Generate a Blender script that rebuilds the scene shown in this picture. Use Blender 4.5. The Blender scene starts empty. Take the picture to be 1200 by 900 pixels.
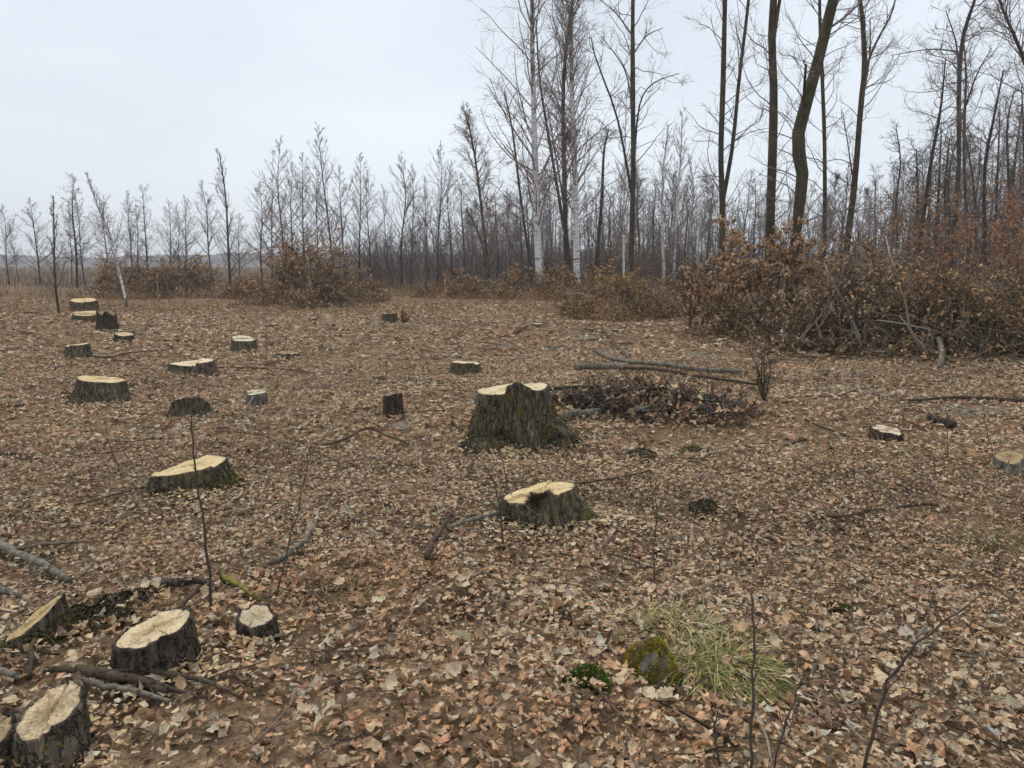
import bpy, math, random
import numpy as np

# ------------------------------------------------------------------ camera, sky, sun, exposure
SC = bpy.context.scene
COL = SC.collection
F_PX, HORIZON, EYE = 890.0, 308.0, 1.6
PITCH = math.atan((450.0 - HORIZON) / F_PX)
cam_d = bpy.data.cameras.new('camera')
cam = bpy.data.objects.new('camera', cam_d)
COL.objects.link(cam)
cam.location = (0, 0, EYE)
cam.rotation_euler = (math.pi / 2 - PITCH, 0, 0)
cam_d.sensor_fit = 'HORIZONTAL'
cam_d.sensor_width = 36.0
cam_d.lens = 36.0 * F_PX / 1200.0
cam_d.clip_start = 0.05
cam_d.clip_end = 6000
SC.camera = cam

SUN_EL, SUN_AZ = math.radians(52), math.radians(-35)      # azimuth from +Y towards +X
world = bpy.data.worlds.new('World')
SC.world = world
world.use_nodes = True
wt = world.node_tree
wt.nodes.clear()
wo = wt.nodes.new('ShaderNodeOutputWorld')
bg = wt.nodes.new('ShaderNodeBackground')
bg.inputs['Strength'].default_value = 0.1
sky = wt.nodes.new('ShaderNodeTexSky')
sky.sky_type = 'NISHITA'
sky.sun_disc = False
sky.sun_elevation = SUN_EL
sky.sun_rotation = SUN_AZ
sky.air_density = 1.0
sky.dust_density = 3.0
# closed stratus deck over the clear sky: pale, faintly mottled cloud
tc = wt.nodes.new('ShaderNodeTexCoord')
mp = wt.nodes.new('ShaderNodeMapping')
mp.inputs['Scale'].default_value = (1.0, 1.0, 3.2)
nz = wt.nodes.new('ShaderNodeTexNoise')
nz.inputs['Scale'].default_value = 1.45
nz.inputs['Detail'].default_value = 4.0
nz.inputs['Roughness'].default_value = 0.45
cr = wt.nodes.new('ShaderNodeValToRGB')
cr.color_ramp.elements[0].position = 0.30
cr.color_ramp.elements[0].color = (4.8, 5.35, 6.05, 1)
cr.color_ramp.elements[1].position = 0.70
cr.color_ramp.elements[1].color = (6.75, 7.3, 7.9, 1)
mx = wt.nodes.new('ShaderNodeMixRGB')
mx.inputs['Fac'].default_value = 0.93
wt.links.new(tc.outputs['Generated'], mp.inputs['Vector'])
wt.links.new(mp.outputs['Vector'], nz.inputs['Vector'])
wt.links.new(nz.outputs['Fac'], cr.inputs['Fac'])
wt.links.new(sky.outputs['Color'], mx.inputs['Color1'])
wt.links.new(cr.outputs['Color'], mx.inputs['Color2'])
wt.links.new(mx.outputs['Color'], bg.inputs['Color'])
wt.links.new(bg.outputs['Background'], wo.inputs['Surface'])

sun_d = bpy.data.lights.new('sun', 'SUN')
sun = bpy.data.objects.new('sun', sun_d)
COL.objects.link(sun)
sun_d.energy = 1.5
sun_d.angle = math.radians(40)
sun_d.color = (1.0, 0.96, 0.9)
sun.location = (0, 0, 40)
_dx = -math.sin(SUN_AZ) * math.cos(SUN_EL); _dy = -math.cos(SUN_AZ) * math.cos(SUN_EL); _dz = -math.sin(SUN_EL)
from mathutils import Vector
sun.rotation_euler = Vector((_dx, _dy, _dz)).to_track_quat('-Z', 'Y').to_euler()

vs = SC.view_settings
vs.view_transform = 'Standard'
vs.look = 'None'
vs.exposure = 0.42
vs.gamma = 1.0
vs.use_curve_mapping = False
SC.cycles.use_denoising = True
SC.cycles.max_bounces = 6
SC.cycles.diffuse_bounces = 4
SC.cycles.volume_bounces = 2
SC.cycles.denoising_prefilter = 'ACCURATE'
SC.cycles.transparent_max_bounces = 4

# ------------------------------------------------------------------ helpers
RNG = np.random.default_rng(7)
def rs(seed): return np.random.default_rng(seed)

def lin(*c):
    c = np.array(c, float) / 255.0
    return tuple(np.where(c <= 0.04045, c / 12.92, ((c + 0.055) / 1.055) ** 2.4))

_w = rs(3)
WAVES = []
for lam, amp in ((16, .07), (8, .045), (4, .032), (2.1, .02), (1.1, .013), (.55, .008)):
    for k in range(3):
        a = _w.uniform(0, 2 * math.pi)
        WAVES.append((lam * _w.uniform(.8, 1.25), amp * _w.uniform(.6, 1.1), math.cos(a), math.sin(a), _w.uniform(0, 6.28)))

def height(x, y):
    x = np.asarray(x, float); y = np.asarray(y, float)
    r2 = x * x + (y - 4) ** 2
    z = np.zeros_like(x)
    for lam, amp, cx, cy, ph in WAVES:
        damp = np.exp(-r2 / (lam * 9) ** 2)
        z = z + amp * damp * np.sin((x * cx + y * cy) * 2 * math.pi / lam + ph)
    return z

def ray(px, py):
    u = (px - 600.0) / F_PX; v = (450.0 - py) / F_PX
    c, s = math.cos(PITCH), math.sin(PITCH)
    return np.array([u, c + v * s, -s + v * c])

def P(px, py, d):
    """point of the place at distance d (metres along Y) seen in that direction"""
    r = ray(px, py); return np.array([0, 0, EYE]) + r * (d / r[1])

def G(px, py):
    r = ray(px, py); z = 0.0
    for _ in range(12):
        t = (z - EYE) / r[2]; p = r * t; z = float(height(p[0], p[1]))
    return np.array([p[0], p[1], z])

def unit(v): return v / np.maximum(np.linalg.norm(v, axis=-1, keepdims=True), 1e-9)

class MB:
    """collects arrays of vertices, quads and triangles into one mesh"""
    def __init__(s): s.v = []; s.q = []; s.t = []; s.c = []; s.n = 0; s.m = []
    def add(s, v, q=None, t=None, c=None):
        v = np.asarray(v, np.float32).reshape(-1, 3)
        if q is not None and len(q): s.q.append(np.asarray(q, np.int32).reshape(-1, 4) + s.n)
        if t is not None and len(t): s.t.append(np.asarray(t, np.int32).reshape(-1, 3) + s.n)
        if c is None: c = (1, 1, 1)
        c = np.asarray(c, np.float32)
        if c.ndim == 1: c = np.tile(c, (len(v), 1))
        s.c.append(c); s.v.append(v); s.n += len(v)
    def mesh(s, name, mat, smooth=False):
        me = bpy.data.meshes.new(name)
        if s.n == 0: return me
        v = np.concatenate(s.v); c = np.concatenate(s.c)
        q = np.concatenate(s.q) if s.q else np.zeros((0, 4), np.int32)
        t = np.concatenate(s.t) if s.t else np.zeros((0, 3), np.int32)
        me.vertices.add(len(v)); me.vertices.foreach_set('co', v.ravel())
        me.loops.add(q.size + t.size)
        me.loops.foreach_set('vertex_index', np.concatenate([q.ravel(), t.ravel()]))
        me.polygons.add(len(q) + len(t))
        st = np.concatenate([np.arange(len(q)) * 4, q.size + np.arange(len(t)) * 3]).astype(np.int32)
        me.polygons.foreach_set('loop_start', st)
        me.polygons.foreach_set('use_smooth', np.full(len(st), smooth))
        at = me.attributes.new('Col', 'FLOAT_COLOR', 'POINT')
        at.data.foreach_set('color', np.concatenate([c, np.ones((len(c), 1), np.float32)], 1).ravel())
        me.materials.append(mat)
        me.update(calc_edges=True)
        return me
    def obj(s, name, mat, parent=None, smooth=False, loc=None):
        o = bpy.data.objects.new(name, s.mesh(name, mat, smooth))
        COL.objects.link(o)
        if loc is not None: o.location = loc
        if parent is not None: o.parent = parent
        return o

def tag(o, label=None, cat=None, group=None, kind=None):
    if label: o['label'] = label
    if cat: o['category'] = cat
    if group: o['group'] = group
    if kind: o['kind'] = kind
    return o

def empty(name, loc, label, cat, group=None):
    o = bpy.data.objects.new(name, None); COL.objects.link(o)
    o.location = loc; o.empty_display_size = .1
    return tag(o, label, cat, group)

def tubes(mb, paths, radii, sides=4, col=None, caps=True):
    """paths (N,n,3), radii (N,n): tapered tubes"""
    paths = np.asarray(paths, float); radii = np.asarray(radii, float)
    if paths.ndim == 2: paths = paths[None]; radii = radii[None]
    N, n, _ = paths.shape
    if N == 0: return
    tg = np.empty_like(paths)
    tg[:, 1:-1] = paths[:, 2:] - paths[:, :-2]; tg[:, 0] = paths[:, 1] - paths[:, 0]; tg[:, -1] = paths[:, -1] - paths[:, -2]
    tg = unit(tg)
    mean = np.abs(unit(paths[:, -1] - paths[:, 0]))
    ref = np.eye(3)[np.argmin(mean, 1)][:, None, :]
    u = unit(np.cross(tg, np.broadcast_to(ref, tg.shape))); w = np.cross(tg, u)
    a = np.arange(sides) * 2 * math.pi / sides
    ring = u[:, :, None, :] * np.cos(a)[None, None, :, None] + w[:, :, None, :] * np.sin(a)[None, None, :, None]
    v = paths[:, :, None, :] + ring * radii[:, :, None, None]
    base = (np.arange(N) * n * sides)[:, None, None]
    i = np.arange(n - 1)[None, :, None] * sides; j = np.arange(sides)[None, None, :]; j2 = (j + 1) % sides
    q = np.stack([base + i + j, base + i + j2, base + i + sides + j2, base + i + sides + j], -1)
    t = []
    if caps:
        b0 = np.arange(N) * n * sides
        for k in range(1, sides - 1):
            t.append(np.stack([b0, b0 + k + 1, b0 + k], -1))
            e = b0 + (n - 1) * sides
            t.append(np.stack([e, e + k, e + k + 1], -1))
        t = np.concatenate(t)
    if col is not None:
        col = np.asarray(col, float)
        if col.ndim == 2: col = np.repeat(col, n * sides, 0)
    mb.add(v, q, t, col)

def wander(rng, o, d, L, n, up=0.0, noise=0.15):
    """grow N polylines of n points from o along d with length L"""
    N = len(o); p = np.empty((N, n, 3)); p[:, 0] = o; d = unit(d)
    st = (np.asarray(L) / (n - 1))[:, None]
    for k in range(1, n):
        d = unit(d + rng.normal(0, noise, (N, 3)) + np.array([0, 0, up]))
        p[:, k] = p[:, k - 1] + d * st
    return p

def along(paths, idx, t):
    n = paths.shape[1]; f = t * (n - 1); i = np.minimum(f.astype(int), n - 2); fr = (f - i)[:, None]
    a = paths[idx, i]; b = paths[idx, i + 1]
    return a * (1 - fr) + b * fr, unit(b - a)

def splay(rng, tg, ang):
    r = unit(np.cross(tg, rng.normal(0, 1, tg.shape)))
    ang = np.asarray(ang)[:, None]
    return tg * np.cos(ang) + r * np.sin(ang)

def resample(pts, n):
    """smooth curve through points"""
    pts = np.asarray(pts, float)
    if len(pts) == 2:
        return pts[0] + (pts[1] - pts[0]) * np.linspace(0, 1, n)[:, None]
    ext = np.vstack([2 * pts[0] - pts[1], pts, 2 * pts[-1] - pts[-2]])
    seg = len(pts) - 1; out = []
    for s in np.linspace(0, seg, n):
        i = min(int(s), seg - 1); t = s - i
        p0, p1, p2, p3 = ext[i:i + 4]
        out.append(.5 * (2 * p1 + (p2 - p0) * t + (2 * p0 - 5 * p1 + 4 * p2 - p3) * t * t + (3 * p1 - p0 - 3 * p2 + p3) * t ** 3))
    return np.array(out)

# ---- leaves
def leaf_template(segs):
    t = np.linspace(0, 1, segs + 1)
    if segs >= 10:
        w = np.interp(t, np.linspace(0, 1, 11), [.02, .10, .25, .20, .34, .27, .38, .30, .32, .21, .03])
    elif segs == 4:
        w = np.array([.03, .30, .25, .34, .05])
    elif segs >= 5:
        w = np.interp(t, [0, .12, .28, .40, .58, .70, .86, 1], [.02, .10, .30, .20, .40, .26, .30, .04])
    elif segs >= 3:
        w = np.interp(t, [0, .35, .7, 1], [.03, .32, .36, .05])
    elif segs == 2:
        w = np.array([.06, .40, .08])
    else:
        w = np.array([.30, .34])
    return t, w

def leaves(mb, rng, pos, size, az, tilt, col, segs=6, curl=.25, fold=.25, flat=None):
    """pos (N,3): curled dead leaves; tilt = lean of the blade (radians)"""
    N = len(pos)
    if N == 0: return
    t, w = leaf_template(segs); m = len(t)
    wj = w[None] * rng.uniform(.75, 1.2, (N, m)); wk = w[None] * rng.uniform(.75, 1.2, (N, m))
    cu = rng.normal(0, curl, N)[:, None]; fo = rng.normal(fold * .6, fold, N)[:, None]; tw = rng.normal(0, .35, N)[:, None]
    wave = rng.normal(0, .035, (N, m)); bend = rng.normal(0, .12, N)[:, None]
    tt = t[None] - .5
    sx = np.broadcast_to(tt, (N, m)); sy = bend * (tt ** 2 - .1); sz = cu * (tt ** 2) * 1.6 + wave * .5
    def side(sgn, ww):
        th = tw * tt * 2 + sgn * fo
        return np.stack([sx, sy + sgn * ww * np.cos(th), sz + sgn * ww * np.sin(th) + wave * (sgn + .5)], -1)
    v = np.stack([side(-1, wj), np.stack([sx, sy, sz], -1), side(1, wk)], 2)      # N,m,3,3
    v = v * np.asarray(size)[:, None, None, None]
    # orientation
    ca, sa = np.cos(az), np.sin(az)
    ax = rng.uniform(0, 2 * math.pi, N); k = np.stack([np.cos(ax), np.sin(ax), np.zeros(N)], -1)
    R1 = np.zeros((N, 3, 3)); R1[:, 0, 0] = ca; R1[:, 0, 1] = -sa; R1[:, 1, 0] = sa; R1[:, 1, 1] = ca; R1[:, 2, 2] = 1
    K = np.zeros((N, 3, 3)); K[:, 0, 2] = k[:, 1]; K[:, 1, 2] = -k[:, 0]; K[:, 2, 0] = -k[:, 1]; K[:, 2, 1] = k[:, 0]
    R2 = np.eye(3)[None] + np.sin(tilt)[:, None, None] * K + (1 - np.cos(tilt))[:, None, None] * (K @ K)
    R = R2 @ R1
    v = np.einsum('nij,nmkj->nmki', R, v) + np.asarray(pos)[:, None, None, :]
    base = (np.arange(N) * m * 3)[:, None, None]
    i = np.arange(m - 1)[None, :, None] * 3; j = np.arange(2)[None, None, :]
    q = np.stack([base + i + j, base + i + j + 1, base + i + 3 + j + 1, base + i + 3 + j], -1)
    mb.add(v, q, None, np.repeat(col, m * 3, 0) * rng.lognormal(-.03, .17, (N * m * 3, 1)))

def palette(rng, N, cols, weights, jit=.16, gain=1.0, desat=0.0):
    cols = np.array([lin(*c) for c in cols]) * gain
    cols = cols * (1 - desat) + cols.mean(1, keepdims=True) * desat; w = np.array(weights, float); w /= w.sum()
    c = cols[rng.choice(len(cols), N, p=w)]
    c = c * rng.lognormal(0, jit, (N, 1)) * rng.lognormal(0, jit * .12, (N, 3))
    c = c * np.minimum(1, .62 / np.maximum(c.max(1, keepdims=True), 1e-4))
    return np.clip(c, .004, .75)

LITTER = [(178, 148, 114), (150, 116, 82), (128, 96, 66), (114, 80, 54), (158, 144, 126), (192, 168, 136), (86, 66, 48), (142, 102, 64), (106, 94, 80)]
LITTER_W = [24, 22, 17, 10, 7, 12, 17, 10, 8]
BRUSH = [(152, 122, 88), (126, 97, 68), (106, 79, 55), (174, 144, 108), (86, 64, 46), (140, 106, 68)]
BRUSH_W = [20, 24, 22, 10, 16, 10]
YELLOW = [(160, 130, 84), (138, 108, 66), (112, 82, 52), (92, 70, 48), (176, 148, 104)]
YELLOW_W = [22, 24, 20, 16, 10]
RUST = [(136, 102, 72), (118, 86, 60), (102, 74, 53), (148, 114, 82), (86, 64, 49)]
RUST_W = [24, 24, 20, 12, 12]
GREYTAN = [(176, 152, 122), (152, 124, 96), (124, 98, 74), (100, 76, 56), (78, 58, 44)]
GREYTAN_W = [20, 24, 22, 18, 14]

# ------------------------------------------------------------------ materials
def new_mat(name):
    m = bpy.data.materials.new(name); m.use_nodes = True
    nt = m.node_tree; b = nt.nodes['Principled BSDF']
    return m, nt, b

def nd(nt, typ, **inp):
    n = nt.nodes.new(typ)
    for k, v in inp.items():
        n.inputs[k].default_value = v
    return n

def ramp(nt, stops, src=None):
    r = nt.nodes.new('ShaderNodeValToRGB'); el = r.color_ramp.elements
    while len(el) < len(stops): el.new(.5)
    for e, (p, c) in zip(el, stops): e.position = p; e.color = (*c, 1)
    if src is not None: nt.links.new(src, r.inputs['Fac'])
    return r

def mixc(nt, a, b, fac, mode='MIX'):
    m = nt.nodes.new('ShaderNodeMixRGB'); m.blend_type = mode
    for s, k in ((a, 'Color1'), (b, 'Color2'), (fac, 'Fac')):
        if isinstance(s, (int, float)): m.inputs[k].default_value = s
        elif isinstance(s, tuple): m.inputs[k].default_value = (*s, 1)
        else: nt.links.new(s, m.inputs[k])
    return m.outputs['Color']

def coords(nt, scale=(1, 1, 1), kind='Object'):
    tc = nt.nodes.new('ShaderNodeTexCoord'); mp = nt.nodes.new('ShaderNodeMapping')
    mp.inputs['Scale'].default_value = scale
    nt.links.new(tc.outputs[kind], mp.inputs['Vector'])
    return mp.outputs['Vector']

def noise(nt, vec, scale, detail=4, rough=.55):
    n = nd(nt, 'ShaderNodeTexNoise', Scale=scale, Detail=detail, Roughness=rough)
    if vec is not None: nt.links.new(vec, n.inputs['Vector'])
    return n.outputs['Fac']

def bump(nt, b, h, strength, dist):
    n = nd(nt, 'ShaderNodeBump', Strength=strength, Distance=dist)
    nt.links.new(h, n.inputs['Height']); nt.links.new(n.outputs['Normal'], b.inputs['Normal'])

def mat_attr(name, rough=.75, nscale=60, var=.35, spec=.25, bumps=.0, transl=0.0):
    """piece colour comes from the attribute, blotched by a fine noise"""
    m, nt, b = new_mat(name)
    a = nt.nodes.new('ShaderNodeAttribute'); a.attribute_name = 'Col'
    n = noise(nt, coords(nt), nscale, 3, .6)
    r = ramp(nt, [(.25, (1 - var,) * 3), (.75, (1 + var * .5,) * 3)], n)
    c = mixc(nt, a.outputs['Color'], r.outputs['Color'], 1.0, 'MULTIPLY')
    nt.links.new(c, b.inputs['Base Color'])
    b.inputs['Roughness'].default_value = rough; b.inputs['Specular IOR Level'].default_value = spec
    if bumps: bump(nt, b, n, bumps, .004)
    if transl:
        tr = nt.nodes.new('ShaderNodeBsdfTranslucent'); nt.links.new(c, tr.inputs['Color'])
        ms = nt.nodes.new('ShaderNodeMixShader'); ms.inputs['Fac'].default_value = transl
        nt.links.new(b.outputs['BSDF'], ms.inputs[1]); nt.links.new(tr.outputs['BSDF'], ms.inputs[2])
        nt.links.new(ms.outputs['Shader'], nt.nodes['Material Output'].inputs['Surface'])
    return m

def mat_bark(name, dark, light, zs=.18, scale=26, moss=0.0, mossc=(86, 88, 44), bs=.8, plates=0):
    m, nt, b = new_mat(name)
    v = coords(nt, (1, 1, zs)); n = noise(nt, v, scale, 6, .65)
    big = noise(nt, coords(nt), 3.0, 3)
    r = ramp(nt, [(.32, lin(*dark)), (.52, tuple(np.mean([lin(*dark), lin(*light)], 0))), (.72, lin(*light))], n)
    r2 = ramp(nt, [(.3, (.7, .7, .7)), (.7, (1.2, 1.2, 1.2))], big)
    c = mixc(nt, r.outputs['Color'], r2.outputs['Color'], 1.0, 'MULTIPLY')
    if plates:
        vo = nt.nodes.new('ShaderNodeTexVoronoi'); vo.feature = 'DISTANCE_TO_EDGE'; vo.inputs['Scale'].default_value = plates
        wob = mixc(nt, coords(nt, (1, 1, .3)), nd(nt, 'ShaderNodeTexNoise', Scale=14).outputs['Color'], .04)
        nt.links.new(wob, vo.inputs['Vector'])
        cr_ = ramp(nt, [(.0, (.22, .2, .18)), (.09, (1, 1, 1))], vo.outputs['Distance'])
        c = mixc(nt, c, cr_.outputs['Color'], .85, 'MULTIPLY')
        n = mixc(nt, n, cr_.outputs['Color'], .6)
    if moss:
        mn = noise(nt, coords(nt), 5.0, 5, .6)
        mr = ramp(nt, [(.62 - moss * .3, (0, 0, 0)), (.70 - moss * .3, (1, 1, 1))], mn)
        c = mixc(nt, c, lin(*mossc), mr.outputs['Color'])
    nt.links.new(c, b.inputs['Base Color'])
    b.inputs['Roughness'].default_value = .9; b.inputs['Specular IOR Level'].default_value = .15
    bump(nt, b, n, bs, .02)
    return m

def mat_birch(name):
    m, nt, b = new_mat(name)
    n = noise(nt, coords(nt, (1.2, 1.2, 7)), 2.6, 4, .6)
    r = ramp(nt, [(.36, lin(52, 48, 46)), (.41, lin(170, 166, 162)), (.50, lin(226, 224, 220))], n)
    # dark fissured plates on the lower stem and darker upper limbs
    tc = nt.nodes.new('ShaderNodeTexCoord'); sp = nt.nodes.new('ShaderNodeSeparateXYZ')
    nt.links.new(tc.outputs['Object'], sp.inputs['Vector'])
    zr = ramp(nt, [(0, (.05,) * 3), (.03, (.42,) * 3), (.10, (.90,) * 3), (.40, (.78,) * 3), (.58, (.35,) * 3), (1, (.08,) * 3)])
    dv = nd(nt, 'ShaderNodeMath'); dv.operation = 'DIVIDE'; dv.inputs[1].default_value = 20.0
    nt.links.new(sp.outputs['Z'], dv.inputs[0]); nt.links.new(dv.outputs[0], zr.inputs['Fac'])
    n2 = noise(nt, coords(nt, (2, 2, .8)), 3.0, 5, .7)
    lt = nd(nt, 'ShaderNodeMath'); lt.operation = 'SUBTRACT'
    nt.links.new(zr.outputs['Color'], lt.inputs[0]); nt.links.new(n2, lt.inputs[1])
    mr = ramp(nt, [(.0, (0, 0, 0)), (.1, (1, 1, 1))], None)
    ad = nd(nt, 'ShaderNodeMath'); ad.operation = 'ADD'; ad.inputs[1].default_value = .22
    nt.links.new(lt.outputs[0], ad.inputs[0]); nt.links.new(ad.outputs[0], mr.inputs['Fac'])
    c = mixc(nt, lin(74, 66, 62), r.outputs['Color'], mr.outputs['Color'])
    nt.links.new(c, b.inputs['Base Color']); b.inputs['Roughness'].default_value = .7
    bump(nt, b, n, .4, .01)
    return m

def mat_plain(name, col, rough=.85, nscale=8, var=.35):
    m, nt, b = new_mat(name)
    n = noise(nt, coords(nt), nscale, 4)
    c = lin(*col)
    r = ramp(nt, [(.3, tuple(np.array(c) * (1 - var))), (.7, tuple(np.array(c) * (1 + var)))], n)
    nt.links.new(r.outputs['Color'], b.inputs['Base Color'])
    b.inputs['Roughness'].default_value = rough; b.inputs['Specular IOR Level'].default_value = .15
    return m

def mat_cut(name, pale, warm, stain=.4):
    """freshly sawn end grain: growth rings, saw lines, radial checks, stains"""
    m, nt, b = new_mat(name)
    tc = nt.nodes.new('ShaderNodeTexCoord')
    sp = nt.nodes.new('ShaderNodeSeparateXYZ'); cb = nt.nodes.new('ShaderNodeCombineXYZ')
    nt.links.new(tc.outputs['Object'], sp.inputs['Vector'])
    nt.links.new(sp.outputs['X'], cb.inputs['X']); nt.links.new(sp.outputs['Y'], cb.inputs['Y'])
    wv = nd(nt, 'ShaderNodeTexWave', Scale=22, Distortion=2.2, Detail=2)
    wv.inputs['Detail Scale'].default_value = 1.2
    wv.wave_type = 'RINGS'; wv.rings_direction = 'Z'
    nt.links.new(cb.outputs[0], wv.inputs['Vector'])
    sw = nd(nt, 'ShaderNodeTexNoise', Scale=40, Detail=3)
    mp = nt.nodes.new('ShaderNodeMapping'); mp.inputs['Scale'].default_value = (.3, 1.6, 1); mp.inputs['Rotation'].default_value = (0, 0, .5)
    nt.links.new(cb.outputs[0], mp.inputs['Vector']); nt.links.new(mp.outputs[0], sw.inputs['Vector'])
    big = noise(nt, tc.outputs['Object'], 7, 5, .65)
    c = mixc(nt, lin(*pale), lin(*warm), wv.outputs['Fac'])
    c = mixc(nt, lin(*pale), c, .5)
    sr = ramp(nt, [(.35, (.80, .76, .70)), (.65, (1.05, 1.05, 1.05))], sw.outputs['Fac'])
    c = mixc(nt, c, sr.outputs['Color'], .8, 'MULTIPLY')
    br = ramp(nt, [(.38, (.0,) * 3), (.62, (1,) * 3)], big)
    fc = nd(nt, 'ShaderNodeMath'); fc.operation = 'MULTIPLY'; fc.inputs[1].default_value = stain
    nt.links.new(br.outputs['Color'], fc.inputs[0])
    c = mixc(nt, c, lin(*warm), fc.outputs[0])
    # darker heartwood and grey grime
    ln = nt.nodes.new('ShaderNodeVectorMath'); ln.operation = 'LENGTH'; nt.links.new(cb.outputs[0], ln.inputs[0])
    sm = nd(nt, 'ShaderNodeMath'); sm.operation = 'ADD'; nt.links.new(ln.outputs['Value'], sm.inputs[0])
    sc2 = nd(nt, 'ShaderNodeMath'); sc2.operation = 'MULTIPLY'; sc2.inputs[1].default_value = .12; nt.links.new(big, sc2.inputs[0]); nt.links.new(sc2.outputs[0], sm.inputs[1])
    hr = ramp(nt, [(.08, (.55,) * 3), (.17, (0,) * 3)], sm.outputs[0])
    c = mixc(nt, c, tuple(np.array(lin(*warm)) * .75), hr.outputs['Color'])
    gn = noise(nt, tc.outputs['Object'], 16, 6, .7); gr = ramp(nt, [(.52, (0,) * 3), (.70, (.6,) * 3)], gn)
    c = mixc(nt, c, lin(132, 116, 94), gr.outputs['Color'])
    a = nt.nodes.new('ShaderNodeAttribute'); a.attribute_name = 'Col'
    c = mixc(nt, c, a.outputs['Color'], 1.0, 'MULTIPLY')
    nt.links.new(c, b.inputs['Base Color'])
    b.inputs['Roughness'].default_value = .8; b.inputs['Specular IOR Level'].default_value = .2
    bump(nt, b, sw.outputs['Fac'], .5, .006)
    return m

M_LEAF = mat_attr('dead leaf', .72, 70, .45, .3, .3, transl=.12)
M_LEAFB = mat_attr('brush leaf', .75, 40, .4, .25, transl=.15)
M_TWIG = mat_attr('twig bark', .85, 120, .4, .2, .4)
M_GRASS = mat_attr('dry grass', .7, 30, .25, .25, transl=.2)
M_MOSS = mat_attr('moss', .95, 90, .4, .05)
M_CHIP = mat_attr('wood chip', .8, 150, .25, .2)
M_BARK = mat_bark('furrowed bark', (52, 45, 37), (138, 126, 108), .35, 30, plates=26)
M_BARKM = mat_bark('mossy bark', (50, 43, 34), (132, 120, 100), .3, 30, .16, (90, 86, 52), plates=24)
M_BARKD = mat_bark('dark bark', (42, 36, 31), (110, 97, 84), .35, 34, plates=28)
M_TRUNK = mat_bark('grey green trunk bark', (52, 46, 36), (92, 82, 64), .25, 7, .25, (84, 82, 58), .6)
M_TRUNKD = mat_bark('dark trunk bark', (50, 43, 39), (88, 78, 70), .25, 7, .0)
M_BIRCH = mat_birch('birch bark')
M_PALE = mat_bark('pale bark', (120, 112, 102), (176, 168, 156), .4, 12)
M_CROWN = mat_plain('twig mass', (116, 104, 98), .9, 2.5, .2)
M_CROWNB = mat_plain('birch twig mass', (136, 121, 115), .9, 2.5, .2)
M_CUT = mat_cut('sawn wood', (232, 216, 184), (200, 172, 128), .5)
M_CUTY = mat_cut('sawn wood yellow', (224, 204, 160), (190, 160, 110), .5)
M_CUTW = mat_cut('sawn wood white', (230, 216, 192), (202, 178, 140), .35)
M_CUTG = mat_cut('sawn wood weathered', (196, 176, 138), (150, 122, 84), .6)
M_LOGG = mat_bark('grey lichen bark', (66, 60, 51), (152, 144, 128), .5, 30)
M_LOGB = mat_bark('brown stick bark', (52, 43, 36), (112, 96, 80), .4, 40)
M_LOGM = mat_bark('mossy stick bark', (66, 60, 40), (124, 114, 66), .5, 30, .3, (128, 122, 56))

# ------------------------------------------------------------------ ground
def make_ground():
    n, a, S = 230, 8.0, 900.0
    u = np.linspace(-1, 1, n)
    g = S * np.sinh(a * u) / math.sinh(a)
    X, Y = np.meshgrid(g, g + 5.0); Z = height(X, Y)
    v = np.stack([X, Y, Z], -1).reshape(-1, 3)
    i = np.arange(n - 1)[:, None] * n + np.arange(n - 1)[None]
    q = np.stack([i, i + 1, i + n + 1, i + n], -1)
    m, nt, b = new_mat('forest soil')
    co = coords(nt)
    n1 = noise(nt, co, 45, 4, .7); n2 = noise(nt, co, .35, 4, .6); n3 = noise(nt, co, 9, 5, .65)
    litter = ramp(nt, [(.28, lin(78, 62, 48)), (.42, lin(134, 108, 82)), (.55, lin(172, 142, 110)), (.72, lin(204, 178, 146))], n1)
    soil = ramp(nt, [(.3, lin(56, 47, 38)), (.7, lin(110, 92, 72))], n3)
    ash = ramp(nt, [(.3, lin(96, 88, 78)), (.7, lin(142, 132, 118))], n3)
    fr = ramp(nt, [(.35, (.25,) * 3), (.65, (.8,) * 3)], n3)
    c = mixc(nt, soil.outputs['Color'], litter.outputs['Color'], fr.outputs['Color'])
    ar = ramp(nt, [(.62, (0,) * 3), (.70, (.8,) * 3)], n2)
    c = mixc(nt, c, ash.outputs['Color'], ar.outputs['Color'])
    # heath and dry weed field far out
    sp = nt.nodes.new('ShaderNodeSeparateXYZ'); tcx = nt.nodes.new('ShaderNodeTexCoord')
    nt.links.new(tcx.outputs['Object'], sp.inputs['Vector'])
    mr = nd(nt, 'ShaderNodeMapRange'); mr.inputs['From Min'].default_value = 30; mr.inputs['From Max'].default_value = 60
    nt.links.new(sp.outputs['Y'], mr.inputs['Value'])
    hth = ramp(nt, [(.3, lin(82, 66, 54)), (.7, lin(120, 100, 80))], noise(nt, co, .8, 5, .7))
    c = mixc(nt, c, hth.outputs['Color'], mr.outputs['Result'])
    nt.links.new(c, b.inputs['Base Color'])
    b.inputs['Roughness'].default_value = .95; b.inputs['Specular IOR Level'].default_value = .1
    bump(nt, b, n1, .8, .03)
    mb = MB(); mb.add(v, q)
    o = mb.obj('ground', m, smooth=True)
    return tag(o, 'wide clearing floor of dark soil under brown leaf litter', 'ground', kind='structure')
GROUND = make_ground()

STUMP_SPOTS = []      # x, y, radius: litter keeps clear

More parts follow.
